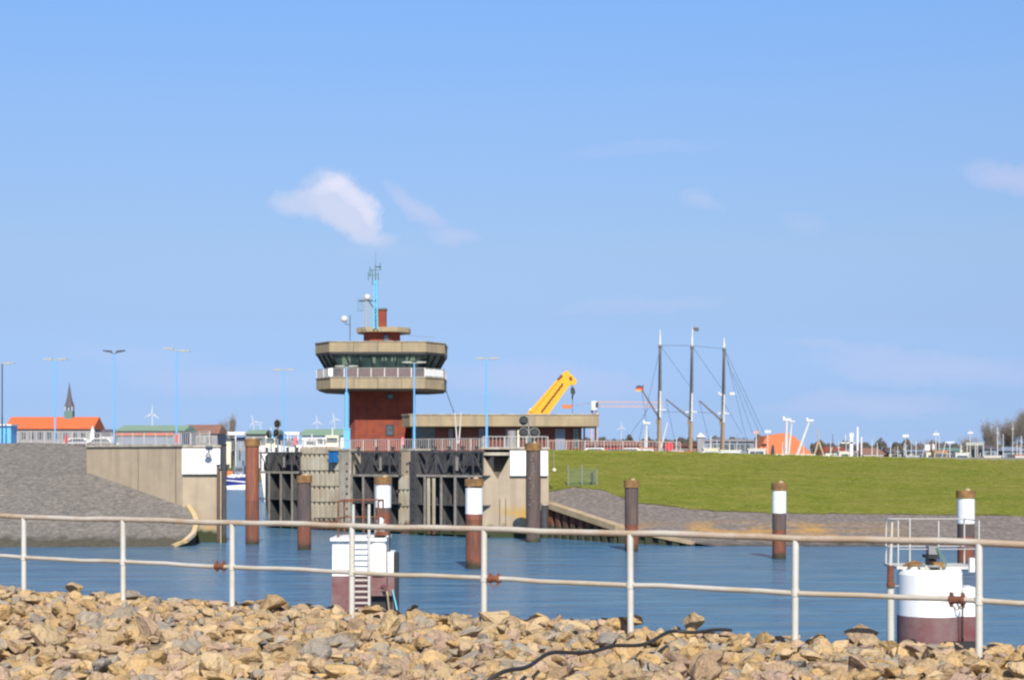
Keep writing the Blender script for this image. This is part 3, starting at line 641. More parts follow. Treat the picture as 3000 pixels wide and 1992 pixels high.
def ring(y0, y1, hw, name, cx=1.9, cy=3.2):
    o = MB().prism(oct_(hw, cx, cy, YC), tz(y1), tz(y0)).build(name, 'ringconc', tow)
    f = MB(); fw = hw - cx
    for k in range(-1, 2): f.box(TX + k * fw / 2 - .035, TX + k * fw / 2 + .035, YC - hw - .02, YC - hw - .002, tz(y1), tz(y0))
    f.build('panel_joint', 'seam', o)
    MB().prism(oct_(hw + .08, cx, cy, YC), tz(y0) + .002, tz(y0) + .09).build('coping', 'conc_lt', o)
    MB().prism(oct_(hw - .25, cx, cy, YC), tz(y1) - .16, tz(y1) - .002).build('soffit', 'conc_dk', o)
ring(871, 896, rw, 'balcony_ring'); ring(789, 812, mt(149), 'roof_ring')
# glazed cabin leaning outward
tp = oct_(mt(144.5), 1.9, 3.1, YC); bt = oct_(mt(126), 1.9, 3.1, YC)
MB().loft(bt, tz(848.5), tp, tz(813)).build('cabin_glazing', 'glass', tow)
MB().prism(oct_(mt(148), 1.9, 3.2, YC), tz(817), tz(812.3)).build('glazing_head', 'frame', tow)
MB().prism(oct_(mt(125), 1.9, 3.1, YC), tz(870.6), tz(848.6)).build('cabin_base', 'brick2', tow)
def lp(a, b_, t_): return (lerp(a[0], b_[0], t_), lerp(a[1], b_[1], t_))
for i in range(8):
    j = (i + 1) % 8; n = 7 if i in (0, 4) else (3 if i % 2 else 5)
    for k in range(n):
        p = lp(bt[i], bt[j], k / n); q = lp(tp[i], tp[j], k / n)
        out = (Vector((p[0], p[1], 0)) - Vector((TX, YC, 0))).normalized() * .05
        MB().bar(Vector((p[0], p[1], tz(849))) + out, Vector((q[0], q[1], tz(814))) + out, .12, .12).build('mullion', 'frame', tow)
def blind(x0, x1, y0, y1, m='blind'):
    # hung just behind/at the leaning glass: sits 3 cm proud as a reflection-free pane
    hwt, hwb = mt(144.5), mt(126)
    def yy(y): t_ = (848.5 - y) / 35.5; return YC - lerp(hwb, hwt, t_) - .035
    MB().add([(wx(x0, yy(y1)), yy(y1), wz(y1, yy(y1))), (wx(x1, yy(y1)), yy(y1), wz(y1, yy(y1))), (wx(x1, yy(y0)), yy(y0), wz(y0, yy(y0))), (wx(x0, yy(y0)), yy(y0), wz(y0, yy(y0)))], [(0, 1, 2, 3)]).build('blind', m, tow)
for b_ in ((789, 808, 820, 842), (828, 832, 822, 832), (858, 866, 822, 838), (880, 892, 823, 832), (902, 906, 822, 834), (910, 913, 822, 833), (936, 957, 821, 833)): blind(*b_)
# balcony rail
f = MB(); bars = MB(); po = []
rp = oct_(mt(146), 1.9, 3.2, YC)
for i in range(8):
    p, q = rp[i], rp[(i + 1) % 8]; P, Q = Vector((p[0], p[1], tz(870))), Vector((q[0], q[1], tz(870))); h = tz(849) - tz(870)
    f.tube(P + Vector((0, 0, h)), Q + Vector((0, 0, h)), .03, seg=6)
    n = int((Q - P).length / .11)
    for k in range(n): a = P.lerp(Q, (k + .5) / n); bars.box(a.x - .02, a.x + .02, a.y - .02, a.y + .02, a.z, a.z + h)
    n = max(2, round((Q - P).length / 1.5))
    for k in range(n): po.append(P.lerp(Q, k / n))
br = f.build('balcony_railing', 'lampgrey', tow); bars.build('infill_bars', 'fgrey', br)
for a in po[:60]: MB().box(a.x - .035, a.x + .035, a.y - .035, a.y + .035, a.z, a.z + h).build('post', 'white', br)
MB().bar(Vector((rp[1][0], rp[1][1] - .06, tz(859))), Vector((rp[2][0], rp[2][1] - .06, tz(859))), .05, .75).build('white_screen', 'white', br)
MB().box(wx(760, 186), wx(770, 186), YC - rw - .09, YC - rw - .03, tz(868), tz(850)).build('white_screen', 'white', br)
# upper storey
us = mt(41)
MB().prism(oct_(us, .8, .8, YC - 1, us), tz(788), tz(760.3)).build('upper_storey', 'brick', tow)
yu = YC - 1 - us
wn = MB().box(wx(884, yu), wx(898, yu), yu - .06, yu - .01, tz(784), tz(766)).build('window', 'frame', tow)
MB().box(wx(886, yu), wx(896, yu), yu - .09, yu - .062, tz(782), tz(768)).build('pane', 'window', wn)
MB().prism([(p[0] + mt(4), p[1]) for p in oct_(mt(61), 1.2, 1.4, YC - 1, mt(61))], tz(760), tz(749)).build('roof_slab', 'ringconc', tow)
cx = wx(880, D + 5); MB().box(cx - mt(11.5), cx + mt(11.5), YC - 3, YC - 1.8, tz(749) + .002, tz(708)).build('chimney', 'brick', tow)
MB().box(cx - mt(13), cx + mt(13), YC - 3.1, YC - 1.7, tz(708) + .002, tz(704)).build('chimney_cap', 'conc_dk', tow)
# masts on the roof
ms = thing('antenna_mast', (wx(866, D + 3), D + 3, tz(755)), 'light blue lattice antenna mast on the roof of the control tower', 'antenna mast')
xx = wx(866, D + 3); yy = D + 3; f = MB()
for sx_ in (-1, 1):
    for sy in (-1, 1): f.tube((xx + sx_ * .22, yy + sy * .22, tz(755)), (xx + sx_ * .12, yy + sy * .12, tz(640)), .075, seg=5)
for k in range(12):
    z0, z1 = lerp(tz(755), tz(640), k / 12), lerp(tz(755), tz(640), (k + 1) / 12); w_ = lerp(.22, .12, k / 12)
    f.tube((xx - w_, yy - w_, z0), (xx + w_, yy - w_, z1), .04, seg=4); f.tube((xx - w_, yy + w_, z1), (xx + w_, yy + w_, z0), .025, seg=4)
f.build('lattice', 'cyan', ms)
f = MB().tube((xx, yy, tz(640)), (xx, yy, tz(604)), .07, seg=5).tube((xx, yy, tz(604)), (xx, yy, tz(575)), .02, seg=4)
for (y_, a, b_) in ((616, -.7, .6), (628, -.8, .2), (609, 0, .55), (650, -.4, .3)): f.tube((xx + a, yy, tz(y_)), (xx + b_, yy, tz(y_)), .035, seg=4)
for (dx_, ya, yb) in ((-.6, 632, 608), (-.8, 640, 620), (.5, 616, 600), (.3, 640, 622), (-.35, 650, 615)): f.tube((xx + dx_, yy, tz(ya)), (xx + dx_, yy, tz(yb)), .05, seg=4)
f.build('aerials', 'copper', ms)
MB().bar((xx + .1, yy, tz(609)), (xx + .6, yy, tz(609)), .1, .12).build('wind_vane', 'frame', ms)
m2 = thing('radar_mast', (wx(847, D + 3), D + 3, tz(755)), 'grey mast with white radome left of the light blue lattice mast on the tower roof', 'radar mast')
x2 = wx(847, D + 3); f = MB().tube((x2 - .12, yy, tz(755)), (x2 - .12, yy, tz(686)), .09, seg=6).tube((x2 + .28, yy, tz(755)), (x2 + .28, yy, tz(690)), .06, seg=6)
f.tube((x2 - .5, yy, tz(755)), (x2 - .5, yy, tz(672)), .035, seg=5)
f.build('mast_pole', 'lampgrey', m2)
MB().tube((x2 - .9, yy, tz(688)), (x2 + 1.0, yy, tz(688)), .07, seg=5).bar((x2 + .2, yy, tz(690)), (x2 + .9, yy, tz(712)), .12, .12).tube((x2 + .9, yy, tz(712)), (x2 + .9, yy, tz(755)), .04, seg=5).build('platform_arms', 'frame', m2)
MB().ball((x2, yy, tz(680)), .36).build('radome', 'mastwhite', m2)
f = MB()
for k in range(5): f.box(x2 - 1.1 + k * .16, x2 - 1.07 + k * .16, yy, yy + .03, tz(712), tz(682))
f.box(x2 - 1.15, x2 - .4, yy, yy + .03, tz(712), tz(711)); f.box(x2 - 1.15, x2 - .4, yy, yy + .03, tz(690), tz(689)); f.build('grid_aerial', 'copper', m2)
m3 = thing('satellite_mast', (wx(807, D + 3), D + 3, tz(788)), 'thin pole with white dome antenna at the left of the tower roof ring', 'antenna mast')
x3 = wx(807, D + 3); MB().tube((x3, yy, tz(788)), (x3, yy, tz(722)), .045, seg=6).build('mast_pole', 'dkpole', m3)
MB().ball((x3 - .62, yy, tz(731)), .4, sz=.95).build('dome_antenna', 'mastwhite', m3); MB().tube((x3 - .6, yy, tz(741)), (x3, yy, tz(745)), .04, seg=5).build('bracket', 'dkpole', m3)
for (lab, pts_) in (('thin dark cable slanting down from the right end of the tower balcony', [(wx(1023, 186), 186, tz(850)), (wx(1025, 186), 186, tz(890)), (wx(1036, 182), 182, tz(925)), (wx(1047, 179.5), 179.5, tz(955))]),):
    tag(MB().path(pts_, .045, 5).build('cable', 'dkpole'), lab, 'cable')
hw_ = MB().tube((wx(940, D + 4), D + 4, tz(768)), (wx(1003, D + 4), D + 4, tz(772)), .025, seg=4); tag(hw_.build('wire_aerial', 'fgrey'), 'thin horizontal wire aerial right of the tower top storey', 'aerial')

# ------------------------------------------------------------------ low control building
D2 = 178.0
lb = thing('service_building', (wx(1150, D2), D2, 6.5), 'low flat-roofed brick building with a deep concrete fascia right of the tower', 'building')
zz = lambda y: wz(y, D2)
xL, xR = wx(945, D2), wx(1381, D2)
MB().prism([(xL, D2), (xR, D2), (xR, D2 + 12), (wx(928, D2), D2 + 12), (wx(928, D2 + 3), D2 + 2.2)], zz(983), zz(957)).build('roof', 'ringconc', lb)
MB().prism([(xL - .1, D2 - .08), (xR + .1, D2 - .08), (xR + .1, D2 + 12.1), (wx(928, D2) - .1, D2 + 12.1), (wx(928, D2 + 3) - .08, D2 + 2.15)], zz(957) + .003, zz(954.5)).build('roof_coping', 'conc_lt', lb)
yb = D2 + 1.6
MB().box(wx(1002, yb), wx(1341, yb), yb, yb + 9, 6.2, zz(983) - .003).build('wall', 'brick2', lb)
MB().box(wx(945, yb), wx(1001, yb), yb + 3.0, yb + 9, 6.2, zz(983) - .003).build('recessed_wall', 'glass', lb)
for x0, x1, nm, m in ((1105, 1116, 'window', 'window'), (1166, 1193, 'window', 'window'), (1215, 1233, 'window', 'glass'), (1280, 1303, 'door', 'bluegrey'), (1035, 1044, 'window', 'window'), (1322, 1334, 'window', 'glass')):
    wn = MB().box(wx(x0, yb), wx(x1, yb), yb - .06, yb - .01, 6.7 if nm == 'door' else 7.1, zz(988)).build(nm, 'fgrey', lb)
    MB().box(wx(x0 + 1.5, yb), wx(x1 - 1.5, yb), yb - .09, yb - .061, 6.8 if nm == 'door' else 7.2, zz(990)).build('pane', m, wn)
for xp in (1373, 1347): MB().tube((wx(xp, D2 + 2), D2 + 2, 6.2), (wx(xp, D2 + 2), D2 + 2, zz(983) - .01), .1).build('post', 'fgrey', lb)

# ------------------------------------------------------------------ lamp posts (double-armed, light blue)
LG = 'double-headed lamp posts along the lock quays'
LAMPS = [(5, 838, 150, 56, 'dkpole', 'lampgrey', 'dark grey lamp post at the left edge of the photo beside the blue shed'),
 (127, 829, 145, 56, 'sky', 'lampgrey', 'light blue lamp post just left of the church spire'),
 (263, 815, 140, 50, 'sky', 'lampdark', 'light blue lamp post with dark upswept heads left of the wind turbine'),
 (407, 807, 136, 62, 'sky', 'lampgrey', 'tallest light blue lamp post, between the wind turbine and the white panel'),
 (655, 853, 165, 50, 'sky', 'lampgrey', 'lowest light blue lamp post, behind the round signal lights at left'),
 (799, 845, 158, 52, 'sky', 'lampgrey', 'light blue lamp post in front of the left edge of the brick tower shaft'),
 (955, 836, 150, 55, 'sky', 'lampgrey', 'light blue lamp post in front of the right edge of the brick tower shaft'),
 (1122, 827, 145, 57, 'sky', 'lampgrey', 'light blue lamp post before the low building, left of the yellow crane')]
for (x, yt, d, hwid, pm, hm, lab) in LAMPS:
    X = wx(x, d); z0 = 6.6; z1 = wz(yt, d)
    l_ = thing('lamp_post', (X, d, z0), lab, 'lamp post', LG)
    thick = .11 if x in (799, 955, 1122) else .075
    if x in (799,):
        MB().tube((X, d, z0), (X, d, wz(905, d)), .19, .17, 10).build('pole_sleeve', 'sky', l_)
    MB().tube((X, d, z0), (X, d, z0 + 3.2), thick, thick * .9, 10).tube((X, d, z0 + 3.2), (X, d, z1 - .05), thick * .75, .055, 10).build('pole', pm, l_)
    hh = ml(hwid, d) / 2
    up = .22 if x == 263 else .02; tilt = -.12 if x == 407 else 0
    MB().tube((X, d, z1 - .06), (X - hh * .35, d, z1 + up * .5 - tilt * .3), .04, seg=6).tube((X, d, z1 - .06), (X + hh * .35, d, z1 + up * .5 + tilt * .3), .04, seg=6).build('arm', hm, l_)
    for s_ in (-1, 1):
        a = Vector((X + s_ * hh * .22, d, z1 + up * .6 + s_ * tilt * .5)); b_ = Vector((X + s_ * hh, d, z1 + up + s_ * tilt))
        f = MB(); m0 = a.lerp(b_, .6)
        f.bar(a, m0, .28, .15); f.bar(m0, b_, .24, .11); f.build('lamp_head', hm, l_)
bxs = thing('switch_box', (wx(800, 157), 157, 6.6), 'light blue switch cabinet at the foot of the lamp post left of the tower', 'cabinet')
MB().box(wx(793, 157), wx(808, 157), 156.6, 157.2, 6.6, wz(990, 157)).build('casing', 'sky', bxs); MB().box(wx(792, 157), wx(809, 157), 156.55, 157.25, wz(990, 157) + .002, wz(988, 157)).build('lid', 'cyan', bxs)

# signal lights: round black discs
def disc(par, X, Yd, Z, r, face, m='black'):
    fv = Vector(face).normalized(); p = Vector((X, Yd, Z))
    o = MB().tube(p, p + fv * .12, r, seg=20).build('signal_disc', m, par)
    f = MB(); q = fv.to_track_quat('Z', 'Y'); ring_ = [p + fv * .13 + q @ Vector((r * math.cos(a), r * math.sin(a), 0)) for a in [i * math.pi / 10 for i in range(21)]]
    f.path(ring_, .022, 5); f.build('rim', 'lampgrey', o)
    MB().tube(p + fv * .12, p + fv * .3, r * .45, r * .5, 14).build('lens_hood', 'frame', o)
s1 = thing('signal_light', (wx(1219, 131.5), 131.5, 6.75), 'three large round black signal lights in a triangle behind the tall grey pile', 'signal light', 'round signal lights')
MB().tube((wx(1219, 131.5), 131.6, 6.7), (wx(1219, 131.5), 131.6, wz(960, 131.5)), .06).tube((wx(1205, 131.5), 131.6, wz(1009, 131.5)), (wx(1234, 131.5), 131.6, wz(1009, 131.5)), .05).build('stand', 'fgrey', s1)
for x, y in ((1207, 970), (1207, 998), (1232, 998)): disc(s1, wx(x, 131.5), 131.5, wz(y, 131.5), ml(11.5, 131.5), (0.05, -1, 0))
s2 = thing('signal_light', (wx(640, 150), 150, 6.6), 'smaller cluster of round signal lights with a blue backing beside the left lamp post', 'signal light', 'round signal lights')
MB().tube((wx(640, 150), 150.1, 6.5), (wx(640, 150), 150.1, wz(965, 150)), .07).bar((wx(620, 150), 150.1, wz(1001, 150)), (wx(645, 150), 150.1, wz(1001, 150)), .08, .08).build('stand', 'fgrey', s2)
for x, y, r in ((641, 977, 9), (639, 998, 9)): disc(s2, wx(x, 150), 150, wz(y, 150), ml(r, 150), (-.5, -1, 0))
disc(s2, wx(622, 150), 150, wz(1001, 150), ml(9, 150), (-.9, -.6, 0))
MB().box(wx(620, 150), wx(634, 150), 150.12, 150.2, wz(1010, 150), wz(992, 150)).build('backing_board', 'sky', s2)

# life-saving posts etc. at the railings
for (x, d, w_, yt, lab, m, cat) in ((153, 141, 6.5, 1003, 'red life-saving post by the left railing, near the church', 'red', 'rescue post'), (409, 134, 9, 1001, 'wider red life-saving post by the left railing at the lamp post', 'red', 'rescue post'),
        (266, 138, 4, 1003, 'thin dark green post by the left railing under the dark-headed lamp', 'copper', 'post'), (681, 149, 8, 1008, 'faded pink board on the gate railing right of the signal lights', 'pink', 'board'), (929, 142, 7, 1008, 'bright pink board on the railing right of the tower window', 'pink', 'board')):
    o = thing('rescue_post' if 'post' in cat and m == 'red' else ('marker_post' if cat == 'post' else 'railing_board'), (wx(x, d), d, 6.7), lab, cat)
    hw2 = ml(w_, d) / 2; zt_ = wz(yt, d)
    MB().box(wx(x, d) - .05, wx(x, d) + .05, d, d + .1, 6.6, lerp(6.7, zt_, .5)).build('post', 'redrust' if m == 'red' else 'dkpole', o)
    f = MB(); f.prism([(wx(x, d) - hw2, d - .15), (wx(x, d) + hw2, d - .15), (wx(x, d) + hw2, d + .15), (wx(x, d) - hw2, d + .15)], lerp(6.7, zt_, .42), zt_ - .06); f.prism([(wx(x, d) - hw2 * .7, d - .12), (wx(x, d) + hw2 * .7, d - .12), (wx(x, d) + hw2 * .7, d + .12), (wx(x, d) - hw2 * .7, d + .12)], zt_ - .058, zt_)
    f.build('casing', m, o)
# white leaning poles
for i, (x0, y0, x1, y1) in enumerate(((1049, 955, 1054, 1012), (1063, 953, 1058, 1012))):
    o = MB().tube(W(x1, y1 + 10, 152), W(x0, y0, 152), .07, .04, 6).ball(W(x0, y0, 152), .08).build('flag_pole', 'mastwhite'); tag(o, 'thin white pole before the low building, the %s leaning one of the pair' % ('left' if i == 0 else 'right'), 'pole', 'pair of white poles')
o = thing('bollard_pillar', (wx(1181, 150), 150, 6.6), 'cream ventilation pillar with grey drum before the low building', 'pillar')
MB().box(wx(1193, 150), wx(1198, 150), 150, 150.3, 6.6, wz(992, 150)).build('pillar', 'cream', o); MB().tube((wx(1180, 151), 151, 6.6), (wx(1180, 151), 151, wz(993, 151)), ml(10, 151), seg=12).build('drum', 'greywall', o)

# hanging light and small fence on the right slope
o = thing('slope_lamp', (wx(1278, 134), 134, hz(5, 134)), 'thin pole with a small white ball lamp on the right slope', 'lamp')
MB().tube((wx(1277, 134), 134, wz(1090, 134)), (wx(1277, 134), 134, wz(1040, 134)), .03, seg=5).build('pole', 'fgrey', o); MB().ball((wx(1278, 133.9), 133.9, wz(1084, 134)), .16).build('ball_lamp', 'cream', o)
o = thing('mesh_gate', (wx(1340, 137), 137, wz(1120, 137)), 'small grey mesh fence panel at the left end of the grass dike', 'fence')
for xx_ in (1310, 1342, 1376): MB().tube((wx(xx_, 136), 136, hz(wx(xx_, 136), 136)), (wx(xx_, 136), 136, wz(1072 if xx_ < 1370 else 1082, 136)), .04, seg=6).build('post', 'fgrey', o)
f = MB()
for k in range(26):
    xx_ = wx(lerp(1310, 1376, k / 25), 136); f.box(xx_ - .008, xx_ + .008, 135.99, 136.01, hz(xx_, 136), wz(1080, 136))
for k in range(8): f.box(wx(1310, 136), wx(1376, 136), 135.985, 136.0, wz(1082 + k * 5, 136) - .008, wz(1082 + k * 5, 136) + .008)
f.build('mesh_panel', 'copper', o)
MB().box(wx(1362, 136), wx(1368, 136), 135.9, 135.97, wz(1112, 136), wz(1090, 136)).build('sign_plate', 'dkpole', o)

# ------------------------------------------------------------------ platforms in the water
# left: box dolphin with ladder
d = 55.0; s = lambda px: ml(px, d)
pl = thing('mooring_platform', (wx(835, d), d, 0), 'white over maroon box-shaped mooring platform with a ladder on its front', 'mooring platform', 'mooring platforms')
x0, x1 = wx(766, d), wx(890, d); zm = wz(1328, d); zt = wz(1240, d)
MB().box(x0 - .02, x1 + .02, d, d + 2.2, -.6, zm - .002).build('lower_hull', 'maroon', pl)
MB().box(x0, x1, d + .01, d + 2.19, zm, zt - .1).build('upper_hull', 'white', pl)
MB().box(wx(762, d), wx(892, d), d - .12, d + 2.3, zt - .099, zt).build('deck_plate', 'white', pl)
MB().box(wx(893, d), wx(907, d), d + .1, d + 1.2, zm + .001, wz(1273, d)).build('side_box', 'white', pl)
MB().box(wx(893, d), wx(909, d), d + .08, d + 1.3, -.6, zm).build('side_hull', 'maroon', pl)
MB().box(wx(908, d) + .01, wx(917, d), d + .1, d + .6, -.6, wz(1275, d)).build('rubber_fender', 'black', pl)
MB().box(wx(861, d), wx(888, d), d - .22, d + .009, wz(1318, d), wz(1252, d)).build('front_box', 'white', pl)
MB().box(wx(858, d), wx(905, d), d - .3, d + .09, wz(1372, d), wz(1362, d)).tube((wx(884, d), d - .32, wz(1351, d)), (wx(892, d), d - .5, wz(1353, d)), .09).build('fender_bracket', 'maroon', pl)
MB().path([(wx(892, d), d - .4, wz(1352, d)), (wx(896, d), d - .45, wz(1370, d)), (wx(901, d), d - .4, wz(1420, d))], .03, 6).build('mooring_rope', 'captimber', pl)
MB().path([(wx(905, d), d, wz(1360, d)), (wx(915, d), d - .3, wz(1395, d)), (wx(928, d), d - .6, wz(1445, d))], .025, 6).build('blue_rope', 'cyan', pl)
lad = MB()
for xx_ in (817, 853): lad.tube((wx(xx_, d), d - .35, -.3), (wx(xx_, d), d - .35, wz(1162, d)), .045, seg=8)
ld_ = lad.build('ladder', 'galvpost', pl); f = MB()
yy_ = 1245
while yy_ < 1480: f.tube((wx(817, d), d - .35, wz(yy_, d)), (wx(853, d), d - .35, wz(yy_, d)), .022, seg=6); yy_ += 13
f.build('rungs', 'galvpost', ld_)
hr = MB(); zt2 = wz(1156, d); zmd = wz(1197, d)
cx0, cx1, cy0, cy1 = wx(779, d), wx(872, d), d + .1, d + 2.1
for z in (zt2, zmd):
    hr.tube((cx0, cy1, z), (cx1, cy1, z), .026, seg=6).tube((cx0, cy0, z), (cx0, cy1, z), .026, seg=6).tube((cx1, cy0, z), (cx1, cy1, z), .026, seg=6)
hr.tube((cx0, cy0, zt2), (wx(815, d), cy0, zt2), .026, seg=6)
hro = hr.build('handrail', 'rust', pl)
for (a, b_) in ((cx0, cy0), (cx0, cy1), (cx1, cy0), (cx1, cy1), ((cx0 + cx1) / 2, cy1)): MB().tube((a, b_, zt), (a, b_, zt2), .03, seg=6).build('post', 'rust', hro)
MB().box(wx(862, d), wx(886, d), d + .2, d + .9, zt + .001, wz(1222, d)).tube((wx(874, d), d + .5, wz(1222, d)), (wx(874, d), d + .5, wz(1208, d)), .1).build('lamp_base', 'fgrey', pl)
MB().ball((wx(874, d), d + .5, wz(1203, d)), .13).box(wx(868, d), wx(888, d), d + .3, d + .6, wz(1213, d), wz(1209, d)).build('lamp_housing', 'mastwhite', pl)
MB().box(wx(863, d), wx(896, d), d - .05, d + .15, wz(1234, d), wz(1230, d)).tube((wx(868, d), d, wz(1226, d)), (wx(893, d), d, wz(1231, d)), .05).build('pipe', 'rust', pl)
MB().box(wx(856, d), wx(905, d), d - .05, d + .07, -.6, wz(1368, d)).build('cavity_shade', 'black', pl)  # solid black box on the front stands for the shade inside a cavity
MB().box(wx(895, d), wx(898, d), d + .3, d + .5, wz(1273, d), wz(1225, d)).build('drain_pipe', 'black', pl)
# right: cylindrical dolphin
d = 39.5
pr2 = thing('mooring_platform', (wx(2143, d), d + .75, 0), 'round white over maroon mooring platform with a railed deck at the right', 'mooring platform', 'mooring platforms')
r = ml(74, d + 1.1); cy = d + r; rX = wx(2144, cy); zt = wz(1316, d); zm = wz(1424, d)
MB().tube((rX, cy, -.6), (rX, cy, zm - .002), r * 1.0, seg=36).build('lower_hull', 'maroon', pr2, True)
MB().tube((rX, cy, zm), (rX, cy, zt - .12), r, seg=36).tube((rX, cy, zt - .12), (rX, cy, zt), r, r * .93, seg=36).build('upper_hull', 'white', pr2, True)
MB().box(wx(2220, d + .3), wx(2253, d + .3), d + .25, d + 1.4, zm + .003, wz(1357, d)).build('side_box', 'white', pr2)
MB().box(wx(2220, d + .3), wx(2255, d + .3), d + .22, d + 1.45, -.6, zm - .003).build('side_hull', 'maroon', pr2)
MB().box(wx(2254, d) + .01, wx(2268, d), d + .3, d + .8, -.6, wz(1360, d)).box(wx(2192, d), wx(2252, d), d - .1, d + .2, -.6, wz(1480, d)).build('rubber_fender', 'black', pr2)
MB().box(wx(2058, d + 1), wx(2246, d + 1), d + .55, d + 1.95, zt + .002, zt + .06).build('deck_plate', 'galvpost', pr2)
MB().box(wx(2236, d) - .02, wx(2242, d) + .03, d - .1, d + .05, zt - .02, zt + .3).build('deck_bracket', 'white', pr2)
zt2 = wz(1203, d); zmd = wz(1269, d); hr = MB(); a0, a1, b0, b1 = wx(2060, d + 1.1), wx(2244, d + 1.1), d + .6, d + 1.9
for z in (zt2, zmd): hr.tube((a0, b0, z), (a0, b1, z), .014, seg=6).tube((a1, b0, z), (a1, b1, z), .014, seg=6).tube((a0, b1, z), (a1, b1, z), .014, seg=6)
hr.tube((a0, b0, zmd), (a1, b0, zmd), .012, seg=6)
hro = hr.build('handrail', 'rail', pr2)
for (a, b_) in ((a0, b0), (a0, b1), (a1, b0), (a1, b1), ((a0 + a1) / 2, b0), (wx(2098, d + 1.9), b1)): MB().tube((a, b_, zt), (a, b_, zt2), .018, seg=6).build('post', 'galvpost', hro)
f = MB()
for k in range(18): a = rad(200 + k * 8); f.tube((rX + r * .62 * math.cos(a) * .7, cy - .1 + r * .6 * math.sin(a), zt + .09), (rX + r * .62 * math.cos(a + .14) * .7, cy - .1 + r * .6 * math.sin(a + .14), zt + .09), .03, seg=6)
f.build('deck_ring', 'fgrey', pr2)
MB().ball((wx(2144, d), d + .3, wz(1309, d)), .05).build('deck_light', 'mastwhite', pr2)
MB().path([(wx(2098, d), d + .6, zt + .08), (wx(2110, d), d + .75, zt + .12), (wx(2128, d), d + .8, zt + .16), (wx(2146, d), d + .85, zt + .1)], .035, 8).path([(wx(2104, d), d + .4, zt + .08), (wx(2122, d), d + .65, zt + .1), (wx(2142, d), d + .7, zt + .08)], .035, 8).build('coiled_rope', 'pilecap', pr2)
MB().box(wx(2155, d), wx(2172, d), d + .5, d + .9, zt + .071, wz(1292, d)).box(wx(2150, d), wx(2176, d), d + .4, d + 1, wz(1290, d), wz(1283, d)).build('bollard', 'black', pr2)
MB().bar(W(2160, 1262, d + .5), W(2182, 1300, d + .4), .05, .06).build('turquoise_lever', 'copper', pr2)
MB().box(wx(2154, d), wx(2178, d), d + .5, d + .8, wz(1281, d), wz(1262, d)).bar(W(2156, 1244, d + .6), W(2176, 1250, d + .6), .1, .06).build('winch', 'greywall', pr2)
MB().box(wx(2158, d), wx(2182, d), d + .2, d + .5, zt + .072, zt + .18).build('mooring_hook', 'pilecap', pr2)
MB().path([(wx(2205, d), d - .04, wz(1388, d)), (wx(2210, d), d - .06, wz(1402, d)), (wx(2219, d), d - .06, wz(1402, d)), (wx(2223, d), d - .04, wz(1388, d))], .02, 6).path([(wx(2218, d), d - .06, wz(1402, d)), (wx(2219, d), d - .06, wz(1470, d))], .015, 5).build('chain', 'fender', pr2)

# post on the shore with rusty joint
d = 19.0; o = thing('shore_post', (wx(2053, d), d, 4.0), 'grey pipe post with rusty joint standing left of the round white platform', 'post')
MB().tube((wx(2054, d), d, 3.7), (wx(2053, d), d, wz(1345, d)), ml(8.5, d), seg=12).build('post_pipe', 'galvpost', o, True)
MB().tube((wx(2053, d), d, wz(1345, d)), (wx(2053, d), d, wz(1303, d)), ml(8, d), ml(7, d), seg=12).tube((wx(2053, d), d - .02, wz(1352, d)), (wx(2053, d), d - .02, wz(1344, d)), ml(10, d), seg=12).build('rusty_joint', 'rust', o, True)
MB().tube((wx(2053, d), d, wz(1303, d)), (wx(2057, d), d, wz(1203, d)), ml(4.2, d), ml(2.6, d), seg=8).build('thin_pipe', 'galvpost', o, True)
MB().tube((wx(2056, d), d - .03, wz(1350, d)), (wx(2071, d), d - .03, wz(1351, d)), .012, seg=6).build('tap', 'fgrey', o)

# ------------------------------------------------------------------ foreground pipe railing
def rp_(i):
    w_ = 1 - .0433 * i; dd = 23.0 * w_; return Vector((((216.9 * i + 55) / w_ - 1180.5) * K * dd, dd, 0))
fr = thing('pipe_railing', rp_(3) + Vector((0, 0, 4.2)), 'weathered grey pipe railing with rust stains along the rubble bank in front', 'railing')
A, B = rp_(-2), rp_(10)
def rail_line(z, r, name):
    f = MB(); n = 60; pts_ = [A.lerp(B, i / n) + Vector((0, 0, z + .006 * math.sin(i * .9) + .004 * math.sin(i * 2.3))) for i in range(n + 1)]
    f.path(pts_, r, 14); return f.build(name, 'galvtop' if z > 5 else 'galv', fr, True)
rail_line(5.30, .034, 'top_rail'); rail_line(4.755, .027, 'middle_rail')
for i in range(-1, 10):
    p = rp_(i); lean = R.uniform(-.008, .008)
    MB().tube((p.x, p.y, 3.9), (p.x + lean, p.y, 5.29), .034, seg=14).tube((p.x + lean * .6, p.y, 4.72), (p.x + lean * .6, p.y, 4.79), .042, seg=14).build('post', 'galvpost', fr, True)
dirv = (B - A).normalized()
for (xs, wire) in ((508, 0), (1140, 1), (2207, 1)):
    a_ = (xs - 1180.5) * K; t_ = (a_ * A.y - A.x) / (dirv.x - a_ * dirv.y); c = A + dirv * t_ + Vector((0, 0, 4.755)); f = MB()
    hw3 = .055
    for s_ in (-1, 1):
        f.tube(c + dirv * (s_ * hw3 - .018), c + dirv * (s_ * hw3 + .018), .046, seg=12)
        for zz_ in (.058, -.058): f.tube(c + dirv * s_ * hw3 + Vector((0, -.03, zz_)), c + dirv * s_ * hw3 + Vector((0, .03, zz_)), .014, seg=8)
    f.tube(c - dirv * hw3, c + dirv * hw3, .036, seg=12)
    if wire: f.path([c + Vector((-.03, 0, -.06)), c + Vector((-.01, -.02, -.1)), c + Vector((.03, 0, -.06))], .005, 5)
    f.build('pipe_coupling', 'rust', fr)

